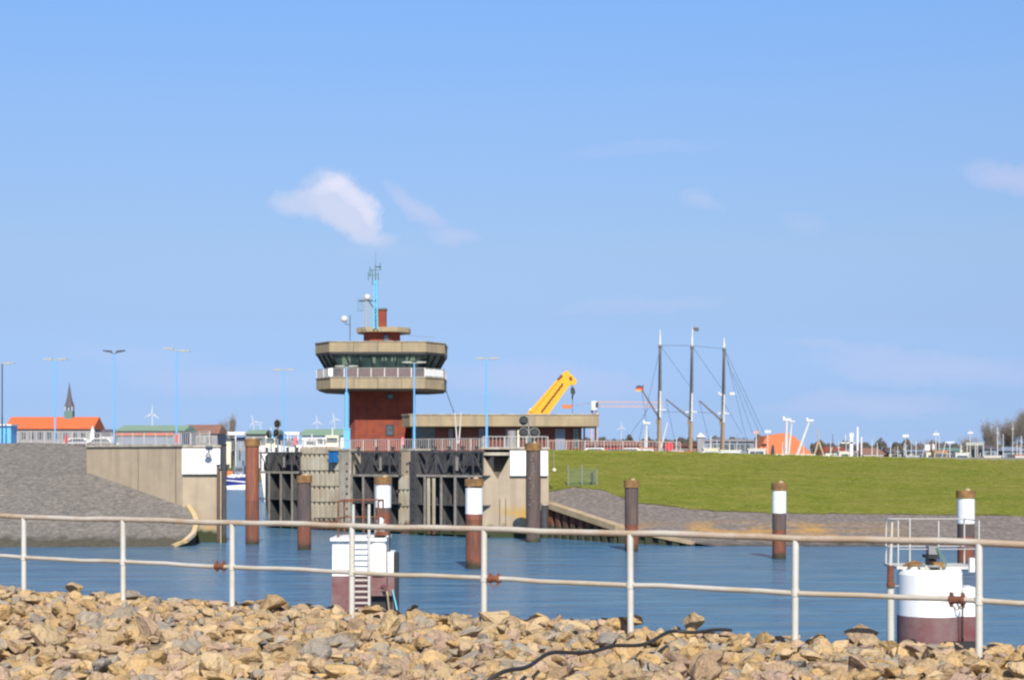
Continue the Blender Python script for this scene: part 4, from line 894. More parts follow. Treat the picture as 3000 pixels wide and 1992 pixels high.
# ------------------------------------------------------------------ rubble bank
pn = Vector((-dirv.y, dirv.x, 0)); pn = pn if pn.y > 0 else -pn          # towards the water
def side(p): return (Vector((p[0], p[1], 0)) - Vector((A.x, A.y, 0))).dot(pn)
def bankz(x, y):
    s_ = side((x, y)); base = 4.17 + .05 * noise.noise(Vector((x * .35, y * .35, 1)))
    if s_ > .45: base -= (s_ - .45) * .55
    return base
mb = MB(); nx_, ny_ = 90, 60; vs = []
for j in range(ny_ + 1):
    for i in range(nx_ + 1):
        al = lerp(-9, 26, i / nx_); sd = lerp(-26, 9.5, j / ny_); p = A + dirv * al + pn * sd; vs.append((p.x, p.y, bankz(p.x, p.y) + .03 * noise.noise(Vector((p.x * 3, p.y * 3, 0)))))
mb.add(vs, [(j * (nx_ + 1) + i, j * (nx_ + 1) + i + 1, (j + 1) * (nx_ + 1) + i + 1, (j + 1) * (nx_ + 1) + i) for j in range(ny_) for i in range(nx_)])
tag(mb.build('rubble_bank', 'bankearth'), kind='structure')

def stone_mat(name, c1, c2, c3):
    m = bpy.data.materials.new(name); m.use_nodes = True; t = m.node_tree; n = t.nodes; l = t.links
    b = n['Principled BSDF']; b.inputs['Roughness'].default_value = .92; b.inputs['Specular IOR Level'].default_value = .2
    g = n.new('ShaderNodeNewGeometry'); last = None
    for (sc_, ca, cb, pos, fac) in ((3.6, c1, c2, (.42, .58), 1), (17, c3, c1, (.40, .58), .5)):
        nz = n.new('ShaderNodeTexNoise'); nz.inputs['Scale'].default_value = sc_; nz.inputs['Detail'].default_value = 8; nz.inputs['Roughness'].default_value = .7
        l.new(g.outputs['Position'], nz.inputs['Vector'])
        r = n.new('ShaderNodeValToRGB'); l.new(nz.outputs[0], r.inputs[0]); r.color_ramp.elements[0].position, r.color_ramp.elements[1].position = pos
        r.color_ramp.elements[0].color = (*ca, 1); r.color_ramp.elements[1].color = (*cb, 1)
        if last is None: last = r.outputs[0]
        else:
            mx = n.new('ShaderNodeMix'); mx.data_type = 'RGBA'; mx.inputs[0].default_value = fac; l.new(last, mx.inputs[6]); l.new(r.outputs[0], mx.inputs[7]); last = mx.outputs[2]
    hs = n.new('ShaderNodeHueSaturation'); mr = n.new('ShaderNodeMapRange'); l.new(g.outputs['Random Per Island'], mr.inputs[0]); mr.inputs[3].default_value = .72; mr.inputs[4].default_value = 1.06
    l.new(mr.outputs[0], hs.inputs['Value']); l.new(last, hs.inputs['Color']); l.new(hs.outputs[0], b.inputs['Base Color'])
    p = None
    for s_, st in ((9, 1.0), (45, .9)):
        nb = n.new('ShaderNodeTexNoise'); nb.inputs['Scale'].default_value = s_; nb.inputs['Detail'].default_value = 7; l.new(g.outputs['Position'], nb.inputs['Vector'])
        bp = n.new('ShaderNodeBump'); bp.inputs['Strength'].default_value = st; bp.inputs['Distance'].default_value = .25 / s_ * 3; l.new(nb.outputs[0], bp.inputs['Height'])
        if p: l.new(p, bp.inputs['Normal'])
        p = bp.outputs[0]
    l.new(p, b.inputs['Normal']); return m
SM = [('ochre', stone_mat('ochre_stone', (.56, .37, .165), (.50, .37, .22), (.42, .29, .15))), ('tan', stone_mat('tan_stone', (.52, .385, .225), (.56, .39, .19), (.44, .36, .26))),
      ('pinkish', stone_mat('pink_stone', (.46, .32, .24), (.54, .39, .21), (.38, .29, .24))), ('grey', stone_mat('grey_stone', (.35, .31, .265), (.45, .35, .22), (.29, .27, .245))),
      ('brown', stone_mat('brown_stone', (.42, .29, .18), (.52, .37, .20), (.32, .25, .19)))]
SWT = [.30, .27, .16, .16, .11]
protos = []
for k in range(26):
    bm = bmesh.new(); ax = (1, R.uniform(.6, .95), R.uniform(.45, .8))
    for i in range(R.randint(9, 15)):
        v = Vector((R.gauss(0, 1), R.gauss(0, 1), R.gauss(0, 1))).normalized() * R.uniform(.82, 1.05)
        bm.verts.new((v.x * ax[0], v.y * ax[1], v.z * ax[2]))
    bmesh.ops.convex_hull(bm, input=bm.verts[:]); loose = [v for v in bm.verts if not v.link_faces]; bmesh.ops.delete(bm, geom=loose, context='VERTS')
    bmesh.ops.bevel(bm, geom=bm.edges[:], offset=.07, segments=1, affect='EDGES', clamp_overlap=True)
    bmesh.ops.triangulate(bm, faces=bm.faces[:]); bmesh.ops.subdivide_edges(bm, edges=[e_ for e_ in bm.edges if e_.calc_length() > .5], cuts=1)
    sd = k * 3.7
    for v in bm.verts: v.co += v.co.normalized() * (.09 * noise.noise(v.co * 1.6 + Vector((sd, 0, 0))) + .05 * noise.noise(v.co * 4 + Vector((0, sd, 0))))
    bmesh.ops.recalc_face_normals(bm, faces=bm.faces[:])
    me = bpy.data.meshes.new('stone_block'); bm.to_mesh(me); bm.free(); protos.append(me)
mesh_cache = {}
def proto(k, ci):
    if (k, ci) not in mesh_cache:
        me = protos[k].copy(); me.materials.append(SM[ci][1]); mesh_cache[(k, ci)] = me
    return mesh_cache[(k, ci)]
# scatter: small filler stones below, large ones on top
stones = []
def try_layer(n, rmin, rmax, lift, mind):
    cell = {}; cnt = 0
    for _ in range(n):
        al = R.uniform(-6, 20); sd = R.uniform(-12.5, 1.7); p = A + dirv * al + pn * sd
        if p.y < 10.5: continue
        if abs(p.x) > p.y * .40 + 2.6: continue
        r = lerp(rmin, rmax, R.random() ** 1.8)
        key = (int(p.x / .4), int(p.y / .4)); ok = True
        for a in (-1, 0, 1):
            for b_ in (-1, 0, 1):
                for (qx, qy, qr) in cell.get((key[0] + a, key[1] + b_), ()):
                    if (qx - p.x) ** 2 + (qy - p.y) ** 2 < ((qr + r) * mind) ** 2: ok = False
        if not ok: continue
        cell.setdefault(key, []).append((p.x, p.y, r)); z = bankz(p.x, p.y) + lift * r + R.uniform(-.02, .03)
        stones.append((p.x, p.y, z, r)); cnt += 1
    return cnt
c1_ = try_layer(11000, .16, .31, .0, .56); c2_ = try_layer(16000, .09, .15, .6, .54)
c3_ = try_layer(420, .15, .24, .7, 1.25)
items = []
for (x, y, z, r) in stones:
    q = Matrix.Rotation(R.uniform(0, 6.28), 4, 'Z') @ Matrix.Rotation(R.uniform(-.32, .32), 4, 'X') @ Matrix.Rotation(R.uniform(-.32, .32), 4, 'Y')
    sx_, sy_ = R.uniform(.85, 1.3), R.uniform(.8, 1.1)
    mtx = Matrix.Translation((x, y, z)) @ q @ Matrix.Diagonal((r * sx_, r * sy_, r * R.uniform(.75, 1.05), 1))
    ci = R.choices(range(5), SWT)[0]; dx = x / y / K + 1180.5; dy = 1055 + (EYE - z) / y / K
    top_ = z - bankz(x, y); inview = 10 < dx < 2350 and dy < 1575
    items.append([(r * sx_ / y) * (1 if inview else 0) * (1 if top_ > .1 else .6), mtx, R.randrange(26), ci, dx, dy, r, sx_, side((x, y))])
items.sort(key=lambda t_: -t_[0])
big = items[:290]; rest = items[290:]
big.sort(key=lambda t_: (t_[4]))
seen = {}
def zone(dx):
    ps = [55, 287, 538, 811, 1112, 1447, 1825, 2257]; nm = ['first', 'second', 'third', 'fourth', 'fifth', 'sixth', 'seventh', 'eighth']
    i = min(range(8), key=lambda k_: abs(ps[k_] - dx)); return nm[i]
ordn = ['', 'second ', 'third ', 'fourth ', 'fifth ', 'sixth ', 'seventh ', 'eighth ', 'ninth ', 'tenth ', 'eleventh ', 'twelfth ']
for (k_, mtx, pi, ci, dx, dy, r, sx_, sd) in big:
    row = 'at the waterside edge' if sd > -.5 else ('in the upper rows' if dy < 1480 else ('in the middle rows' if dy < 1525 else 'in the lowest rows'))
    size = 'large' if r * 3935 / max(12, 1) > 70 else 'medium'
    base = (SM[ci][0], size, row, zone(dx)); c_ = seen.get(base, 0); seen[base] = c_ + 1
    lab = '%s%s %s stone %s near the %s railing post' % ('', size, SM[ci][0], row, base[3])
    if c_: lab = '%s%s %s stone from left %s near the %s railing post' % (ordn[min(c_, 11)], size, SM[ci][0], row, base[3])
    o = bpy.data.objects.new('stone_block', proto(pi, ci)); C.objects.link(o); o.matrix_world = mtx
    tag(o, lab, 'stone', 'loose armour stones of the bank')
allm = MB()
for (k_, mtx, pi, ci, *_r) in rest:
    me = protos[pi]; allm.add([mtx @ v.co for v in me.vertices], [tuple(p.vertices) for p in me.polygons], ci)
o = allm.build('rubble_stones', [m for _, m in SM]); tag(o, 'ochre, tan and grey broken stones filling the foreground bank', 'stones', kind='stuff')

# black cable over the stones
def onb(xs, ys, zz_=4.42): dd = (EYE - zz_) / ((ys - 1055) * K); return Vector((wx(xs, dd), dd, zz_))
pts_ = [onb(1120, 1575, 4.36), onb(1165, 1552, 4.42), onb(1210, 1534, 4.44), onb(1245, 1518, 4.45), onb(1280, 1508, 4.45), onb(1330, 1500, 4.45), onb(1385, 1497, 4.44), onb(1425, 1492, 4.42), onb(1470, 1483, 4.4), onb(1510, 1474, 4.42), onb(1550, 1459, 4.45), onb(1590, 1453, 4.47), onb(1640, 1453, 4.45), onb(1690, 1458, 4.36)]
fine = []
for i in range(len(pts_) - 1):
    p0, p1, p2, p3 = pts_[max(i - 1, 0)], pts_[i], pts_[i + 1], pts_[min(i + 2, len(pts_) - 1)]
    for k in range(6):
        t_ = k / 6; fine.append(.5 * ((2 * p1) + (p2 - p0) * t_ + (2 * p0 - 5 * p1 + 4 * p2 - p3) * t_ ** 2 + (3 * p1 - p0 - 3 * p2 + p3) * t_ ** 3))
fine = [p + Vector((0, 0, .0 + .02 * math.sin(i * .35))) for i, p in enumerate(fine)]
tag(MB().path(fine, .017, 10).build('rubber_hose', 'black', None, True), 'black rubber hose snaking over the stones in the foreground', 'hose')

# ------------------------------------------------------------------ background, left
def gable(x0, x1, yr, ye, d, depth, base, lab, wall, roof, name='house', cat='house', grp=None, hip=0.0, wins=0):
    t = thing(name, ((wx(x0, d) + wx(x1, d)) / 2, d, base), lab, cat, grp); X0_, X1_ = wx(x0, d), wx(x1, d); ze, zr_ = wz(ye, d), wz(yr, d); hp = (X1_ - X0_) * hip; o = .5
    MB().box(X0_ + .5, X1_ - .5, d + .5, d + depth - .5, base, ze).build('wall', wall, t)
    MB().add([(X0_, d, ze), (X1_, d, ze), (X1_, d + depth, ze), (X0_, d + depth, ze), (X0_ + hp, d + depth / 2, zr_), (X1_ - hp, d + depth / 2, zr_)], [(0, 1, 5, 4), (2, 3, 4, 5), (1, 2, 5), (3, 0, 4), (0, 3, 2, 1)]).build('roof', roof, t)
    for k in range(wins):
        xx = lerp(X0_ + 1.5, X1_ - 1.5, (k + .5) / wins); fr_ = MB().box(xx - .7, xx + .7, d + .4, d + .48, max(base, ze - 2.4), ze - .6).build('window', 'fgrey', t)
        MB().box(xx - .55, xx + .55, d + .34, d + .39, max(base, ze - 2.4) + .1, ze - .75).build('pane', 'window', fr_)
    return t
ch = gable(8, 215, 960, 989, 400, 12, 6.8, 'long church with bright orange tiled roof and a white gable end', 'greywall', 'orange', 'church', 'church', wins=9)
cd = 406; cx_ = wx(160, cd)
MB().add([(cx_ - 1, cd - 1, wz(985, cd)), (cx_ + 1, cd - 1, wz(985, cd)), (cx_ + 1, cd + 1, wz(985, cd)), (cx_ - 1, cd + 1, wz(985, cd)), (cx_ - 1, cd - 1, wz(948, cd)), (cx_ + 1, cd - 1, wz(948, cd)), (cx_ + 1, cd + 1, wz(948, cd)), (cx_ - 1, cd + 1, wz(948, cd))], [(0, 1, 5, 4), (1, 2, 6, 5), (2, 3, 7, 6), (3, 0, 4, 7), (4, 5, 6, 7)]).build('bell_turret', 'copper', ch)
f = MB()
for sx_ in (-.8, 0, .8): f.box(cx_ + sx_ - .12, cx_ + sx_ + .12, cd - 1, cd - .8, wz(948, cd), wz(937, cd)); f.box(cx_ + sx_ - .12, cx_ + sx_ + .12, cd + .8, cd + 1, wz(948, cd), wz(937, cd))
f.build('turret_posts', 'lampgrey', ch)
ap = Vector((cx_, cd, wz(880, cd))); bs = [(cx_ + 1.25 * math.cos(a), cd + 1.25 * math.sin(a), wz(938, cd)) for a in [i * math.pi / 4 for i in range(8)]]
md = [(cx_ + .62 * math.cos(a), cd + .62 * math.sin(a), wz(920, cd)) for a in [i * math.pi / 4 for i in range(8)]]
MB().add(bs + md + [tuple(ap)], [(i, (i + 1) % 8, 8 + (i + 1) % 8, 8 + i) for i in range(8)] + [(8 + i, 8 + (i + 1) % 8, 16) for i in range(8)] + [tuple(range(8))]).build('spire', 'slate', ch)
MB().slab([(wx(207, 399), 6.8), (wx(216, 399), 6.8), (wx(216, 399), wz(996, 399)), (wx(212, 399), wz(982, 399)), (wx(207, 399), wz(1000, 399))], 399.3, 400.4).build('gable_end', 'white', ch)
o = thing('blue_shed', (wx(10, 150), 150, 7.2), 'small light blue shed at the left edge with a white roof edge', 'shed')
MB().box(wx(-25, 152), wx(25, 152), 152, 154, 7.0, wz(982, 152)).build('wall', 'sky', o); MB().box(wx(-27, 152), wx(28, 152), 151.8, 154.2, wz(982, 152) + .002, wz(978, 152)).build('roof', 'mastwhite', o)
gable(262, 425, 979, 994, 300, 14, 6.8, 'long shed with pale green metal roof and orange band, left of the white canopy', 'bluegrey', 'green', 'harbour_shed', 'shed', hip=.02, wins=0)
tag(MB().box(wx(266, 299.9), wx(398, 299.9), 300.2, 300.45, wz(1004, 300), wz(998, 300)).build('awning', 'orange'), 'narrow orange-red awning below the pale green shed roof', 'awning')
gable(415, 505, 978, 1000, 420, 14, 6.8, 'brown tiled roof right of the long green shed', 'greywall', 'brownroof', 'house', 'house', 'far houses', hip=.05, wins=3)
gable(222, 268, 989, 1003, 380, 12, 6.8, 'small dark slate-roofed house between the church and the green shed', 'white', 'slate', 'house', 'house', 'far houses', wins=2)
gable(690, 800, 988, 1004, 330, 14, 6.6, 'pale green shed roof just left of the control tower', 'white', 'green', 'harbour_shed', 'shed', hip=.03, wins=4)
gable(560, 640, 990, 1001, 350, 14, 6.6, 'low pale green roof behind the signal lights', 'greywall', 'green', 'harbour_shed', 'shed', hip=.03, wins=3)
o = thing('canopy', (wx(560, 441), 441, 3.4), 'long white flat canopy on posts at the harbour behind the red-brown pile', 'canopy')
MB().box(wx(465, 441), wx(690, 441), 441, 452, wz(1003, 441), wz(996, 441)).build('roof', 'white', o)
for x in range(470, 690, 24): MB().box(wx(x, 441), wx(x + 2, 441), 441.2, 441.6, 3.4, wz(1003, 441) - .002).build('post', 'white', o)
for k, x in enumerate(range(474, 690, 36)): MB().box(wx(x, 443), wx(x + 22, 443), 443, 450, 3.4, wz(1008 + 3 * (k % 2), 443)).build('partition', ['greywall', 'cream', 'bluegrey', 'white'][k % 4], o)
for i, (x, z_) in enumerate(((178, 'left'), (232, 'right'))):
    cr = thing('parked_car', (wx(x, 200), 200, 6.88), 'white parked car behind the left railing, the %s one of two' % z_, 'car', 'cars parked behind the left railing')
    c0 = wx(x, 200); prof = [(-2.1, .35), (-2.15, .85), (-1.4, 1.0), (-.9, 1.5), (.8, 1.52), (1.4, 1.05), (2.1, .85), (2.15, .35)]
    MB().slab([(c0 + p, 6.88 + q) for p, q in prof], 200, 201.7).build('body', 'white', cr)
    MB().slab([(c0 + p, 6.88 + q) for p, q in [(-1.2, 1.04), (-.8, 1.42), (.7, 1.44), (1.15, 1.06)]], 199.96, 199.995).build('side_window', 'window', cr)
    for q in (-1.35, 1.35): MB().tube((c0 + q, 199.9, 6.88 + .33), (c0 + q, 201.8, 6.88 + .33), .33, seg=12).build('wheel', 'black', cr)

def turbine(x, y, d, bl, a0, lab, m='mastwhite'):
    t = thing('wind_turbine', (wx(x, d), d, 3.4), lab, 'wind turbine', 'far wind turbines'); X = wx(x, d); Z = wz(y, d); rr = ml(bl, d)
    MB().tube((X, d, 3.4), (X, d, Z), rr * .07, rr * .04, 8).build('tower', m, t)
    MB().box(X - rr * .05, X + rr * .05, d - rr * .12, d + rr * .1, Z - rr * .05, Z + rr * .06).build('nacelle', m, t)
    for k in range(3):
        a = rad(a0 + 120 * k); dv = Vector((math.sin(a), 0, math.cos(a))); pv = Vector((math.cos(a), 0, -math.sin(a))); c = Vector((X, d - rr * .14, Z))
        MB().add([c + pv * rr * .03, c - pv * rr * .03, c + dv * rr * .25 - pv * rr * .07, c + dv * rr, c + dv * rr * .25 + pv * rr * .02] + [c + pv * rr * .03 + Vector((0, .5, 0)), c - pv * rr * .03 + Vector((0, .5, 0)), c + dv * rr * .25 - pv * rr * .07 + Vector((0, .5, 0)), c + dv * rr + Vector((0, .2, 0)), c + dv * rr * .25 + pv * rr * .02 + Vector((0, .5, 0))],
                 [(0, 1, 2, 3, 4), (9, 8, 7, 6, 5)] + [(i, (i + 1) % 5, 5 + (i + 1) % 5, 5 + i) for i in range(5)]).build('blade', m, t)
turbine(351, 954, 2300, 24, 5, 'white wind turbine above the long green shed, largest and left of all turbines')
turbine(585, 972, 2600, 20, -20, 'wind turbine left of the signal lights cluster'); turbine(731, 972, 2800, 17, 0, 'wind turbine midway between signal lights and tower')
turbine(771, 966, 2600, 18, -15, 'wind turbine nearest to the left side of the control tower'); turbine(1433, 985, 2900, 15, 0, 'small wind turbine between the low building and the tall ship masts')
turbine(600, 980, 3300, 12, 40, 'smallest wind turbine right beside the signal lights')

# bare trees
def tree(x, yt, d, wpx, lab, base, grp='bare trees', n=2600, name='bare_tree'):
    t = thing(name, (wx(x, d), d, base), lab, 'tree', grp); X = wx(x, d); H = wz(yt, d) - base; wd = ml(wpx, d) / 2
    tr = MB(); tr.tube((X, d, base), (X, d, base + H * .45), wd * .09 + .1, wd * .05 + .05, 7)
    br = MB(); tips = []
    for k in range(16):
        a = R.uniform(0, 6.28); z0 = base + H * R.uniform(.3, .6); e_ = Vector((X + math.cos(a) * wd * R.uniform(.3, .9), d + math.sin(a) * wd * R.uniform(.3, .9), base + H * R.uniform(.6, .97)))
        tr.tube((X, d, z0), e_, .11, .03, 5); tips.append((Vector((X, d, z0)), e_))
    tr.build('trunk', 'bark', t)
    for k in range(n):
        p, q = R.choice(tips); c = p.lerp(q, R.uniform(.35, 1.02)) + Vector((R.gauss(0, wd * .17), R.gauss(0, wd * .17), R.gauss(0, H * .06)))
        dv = (c - Vector((X, d, base + H * .3))).normalized() * R.uniform(.2, .6) + Vector((R.uniform(-.35, .35), R.uniform(-.3, .3), R.uniform(-.05, .35)))
        w_ = R.uniform(.02, .05); br.add([c - Vector((w_, 0, 0)), c + Vector((w_, 0, 0)), c + dv], [(0, 1, 2)])
    br.build('crown', 'bark', t)
tree(514, 968, 500, 26, 'bare rounded tree above the brown roof, left one of the pair', 3.4); tree(535, 960, 500, 22, 'taller bare rounded tree above the brown roof, right one of the pair', 3.4)
tree(2282, 974, 470, 46, 'bare narrow tree left of the trio at the right edge', 3.4, n=4200); tree(2327, 966, 480, 64, 'wide bare tree in the middle of the trio at the right edge', 3.4, n=6000); tree(2364, 948, 470, 64, 'tallest bare tree cut by the right edge of the photo', 3.4, n=6000)
tree(2238, 1008, 560, 60, 'low bare tree behind the beige portal', 3.4, n=2200); tree(2130, 1015, 700, 50, 'low bare tree behind the far cottages', 3.4, n=1500)

def woodline(x0, x1, d, h0_, h1_, lab, seed, name='far_woodland'):
    rr = random.Random(seed); mb = MB(); n = int((x1 - x0) * 9)
    for k in range(n):
        x = rr.uniform(x0, x1); dd = d + rr.uniform(0, 30); hh = lerp(h0_, h1_, .5 + .5 * noise.noise(Vector((x * .05, seed, 0))) * 1.6)
        X = wx(x, dd); z = 3.4 + hh * rr.random() ** .7; w_ = rr.uniform(.4, 1.3)
        mb.add([(X - w_, dd, z - w_ * .6), (X + w_, dd + .4, z - w_ * .5), (X + rr.uniform(-.4, .4), dd, z + w_)], [(0, 1, 2)])
    tag(mb.build(name, mat('far_twigs', (.075, .07, .065), .95, col2=(.12, .11, .09), scale=.1, amt=.8, world_pos=True)), lab, 'woodland', kind='stuff')
woodline(1340, 1760, 880, 9, 15, 'low dark wood on the horizon behind the tall ship', 1); woodline(1870, 2361, 1000, 8, 14, 'low brownish wood on the horizon at the right', 2)
woodline(-40, 640, 1300, 12, 22, 'low wood on the horizon behind the church and sheds', 3)

# blue fishing boat in the lock channel
d = 329.0
bt_ = thing('fishing_boat', (wx(548, d), d, 0), 'blue-hulled fishing boat with white wheelhouse seen through the lock gap', 'boat')
def X_(p): return wx(p, d)
hp = [(516, 1098), (523, 1122), (562, 1124), (568, 1112), (568, 1100), (545, 1104)]
MB().slab([(X_(a), wz(b_, d)) for a, b_ in hp], d, d + 5).build('hull', 'navy', bt_)
MB().slab([(X_(a), wz(b_, d)) for a, b_ in [(522, 1120), (566, 1117), (566, 1130), (524, 1130)]], d - .06, d + 5.05).build('boot_stripe', 'white', bt_)
MB().slab([(X_(a), wz(b_, d)) for a, b_ in [(520, 1108), (567, 1113), (567, 1110), (520, 1106)]], d - .08, d - .01).build('hull_stripe', 'white', bt_)
wh = MB().box(X_(538), X_(560), d + 1, d + 4, wz(1102, d), wz(1074, d)).box(X_(541), X_(556), d + 1.5, d + 3.5, wz(1074, d), wz(1062, d)).build('wheelhouse', 'bluegrey', bt_)
MB().box(X_(540), X_(558), d + .9, d + .98, wz(1086, d), wz(1079, d)).build('window_band', 'window', wh)
MB().box(X_(521), X_(535), d + 1, d + 4, wz(1100, d), wz(1086, d)).build('deck_gear', 'orangetent', bt_)
MB().tube((X_(549), d + 2, wz(1062, d)), (X_(549), d + 2, wz(1036, d)), .12).tube((X_(530), d + 2, wz(1088, d)), (X_(532), d + 2, wz(1042, d)), .1).build('mast', 'frame', bt_)
f = MB()
for k in range(10): f.ball((X_(526 + k * 4), d + .5 + .3 * (k % 3), wz(1101 - (k * 7) % 5, d)), .35)
f.build('net_floats', 'white', bt_)
def quayboat(x0, x1, yt, yb, d, lab, cab='cream', name='work_boat'):
    t = thing(name, (wx((x0 + x1) / 2, d), d, 0), lab, 'boat', 'boats behind the lock gates'); a, b_ = wx(x0, d), wx(x1, d); zb = wz(yb, d); zt_ = wz(yt, d)
    MB().slab([(a + .6, 0), (b_ - .6, 0), (b_, zb), (a - .4, zb + .5)], d, d + 4.5).build('hull', 'white', t)
    c = MB().box(lerp(a, b_, .25), lerp(a, b_, .8), d + .8, d + 3.6, zb, lerp(zb, zt_, .6)).build('cabin', cab, t); MB().box(lerp(a, b_, .3), lerp(a, b_, .75), d + .72, d + .79, lerp(zb, zt_, .25), lerp(zb, zt_, .48)).build('window_band', 'window', c)
    MB().tube((lerp(a, b_, .5), d + 2, lerp(zb, zt_, .6)), (lerp(a, b_, .5), d + 2, zt_), .08, seg=6).build('mast', 'mastwhite', t)
quayboat(735, 790, 985, 1032, 215, 'white boat with cream cabin behind the railing left of the tower'); quayboat(690, 740, 1000, 1034, 225, 'white boat with pale upperworks behind the wide fender panel', 'white')
quayboat(600, 640, 985, 1034, 232, 'white boat with cream wheelhouse between red-brown pile and signal lights'); quayboat(640, 690, 1004, 1034, 230, 'white boat with blue-grey cabin right of the signal lights', 'bluegrey')

# ------------------------------------------------------------------ yellow mobile crane behind low building
d = 206.0
cr = thing('mobile_crane', (wx(1160, d), d, 6.3), 'yellow mobile crane with raised telescopic boom and hook behind the low building', 'crane')
def E(x, y): return (wx(x, d), wz(y, d))
outer = [E(1236, 965), (E(1221, 945)), E(1290, 866), E(1308, 857), E(1318, 866), E(1330, 878), E(1328, 884), E(1316, 884), E(1262, 958)]
MB().slab([E(1155, 1030), E(1220, 948), E(1296, 862), E(1318, 882), E(1264, 957), E(1192, 1035)], d, d + 1.3).build('boom', 'yellow', cr)
MB().slab([E(1221, 949), E(1288, 873), E(1296, 868), E(1228, 952)], d - .1, d - .01).build('boom_section', 'yellow', cr)
MB().slab([E(1296, 862), E(1306, 854), E(1318, 864), E(1330, 877), E(1327, 887), E(1314, 888), E(1300, 884)], d + .05, d + 1.05).build('boom_head', 'yellow', cr)
f = MB()
for k in range(9):
    a = k / 9; x_ = lerp(1250, 1300, a); y_ = lerp(948, 882, a); f.slab([E(x_ - 3, y_ + 2), E(x_ + 1, y_ - 6), E(x_ + 5, y_ - 4), E(x_ + 1, y_ + 4)], d - .06, d - .012)
f.slab([E(1284, 874), E(1294, 864), E(1298, 866), E(1288, 876)], d - .2, d - .12); f.slab([E(1312, 870), E(1318, 868), E(1320, 876), E(1314, 878)], d - .02, d + .03)
f.build('boom_markings', 'rust', cr)
MB().ball((wx(1224, d), d + .4, wz(947, d)), .3).build('boom_collar', 'mastwhite', cr)
MB().tube((wx(1320, d), d + .5, wz(886, d)), (wx(1320, d), d + .5, wz(965, d)), .03, seg=5).build('hoist_rope', 'frame', cr)
MB().slab([E(1316, 896), E(1320, 890), E(1325, 896), E(1327, 906), E(1322, 912), E(1316, 906)], d + .3, d + .7).tube((wx(1320, d), d + .5, wz(912, d)), (wx(1320, d), d + .5, wz(922, d)), .13, .05).build('hook_block', 'frame', cr)
f = MB().box(wx(1120, d), wx(1240, d), d, d + 2.6, 7.2, 8.2).box(wx(1125, d), wx(1165, d), d + .2, d + 2.4, 8.2, 9.6); f.build('chassis', 'yellow', cr)
for k in range(5): MB().tube((wx(1130 + k * 24, d), d - .1, 6.9), (wx(1130 + k * 24, d), d + 2.7, 6.9), .6, seg=14).build('wheel', 'black', cr)

# far tower crane
d = 520.0
tcn = thing('tower_crane', (wx(1370, d), d, 3.4), 'distant faded red tower crane with white cab and long jib', 'tower crane')
def lattice(f, p, q, w_, n, r=.09):
    p, q = Vector(p), Vector(q); dv = (q - p).normalized(); up = Vector((0, 0, 1)) if abs(dv.z) < .7 else Vector((1, 0, 0)); a = up * w_
    for o_ in (a, -a):
        f.bar(p + o_, q + o_, r * 2, r * 2)
    for k in range(n): f.bar(p.lerp(q, k / n) + (a if k % 2 else -a), p.lerp(q, (k + 1) / n) - (a if k % 2 else -a), r, r)
f = MB(); lattice(f, (wx(1370, d), d, 3.4), (wx(1370, d), d, wz(948, d)), .85, 22, .16); f.build('mast', 'towerred', tcn)
f = MB(); lattice(f, (wx(1378, d), d, wz(932, d)), (wx(1530, d), d, wz(933, d)), .75, 26, .11); f.build('jib', 'towerred', tcn)
f = MB(); f.bar((wx(1300, d), d, wz(937, d)), (wx(1366, d), d, wz(930, d)), .2, .2).tube((wx(1330, d), d, wz(935, d)), (wx(1366, d), d, wz(925, d)), .05); f.build('counter_jib', 'fgrey', tcn)
MB().box(wx(1296, d), wx(1318, d), d - .6, d + .6, wz(942, d), wz(933, d)).build('counterweight', 'orangetent', tcn)
MB().box(wx(1363, d), wx(1376, d), d - 1, d + 1, wz(946, d), wz(925, d)).build('cab', 'mastwhite', tcn); MB().box(wx(1373, d), wx(1379, d), d - 1.05, d + 1, wz(940, d), wz(928, d)).build('cab_window', 'frame', tcn)
MB().box(wx(1364, d), wx(1367, d), d, d + .8, wz(955, d), wz(946, d)).box(wx(1374, d), wx(1377, d), d, d + .8, wz(955, d), wz(946, d)).build('cab_feet', 'frame', tcn)

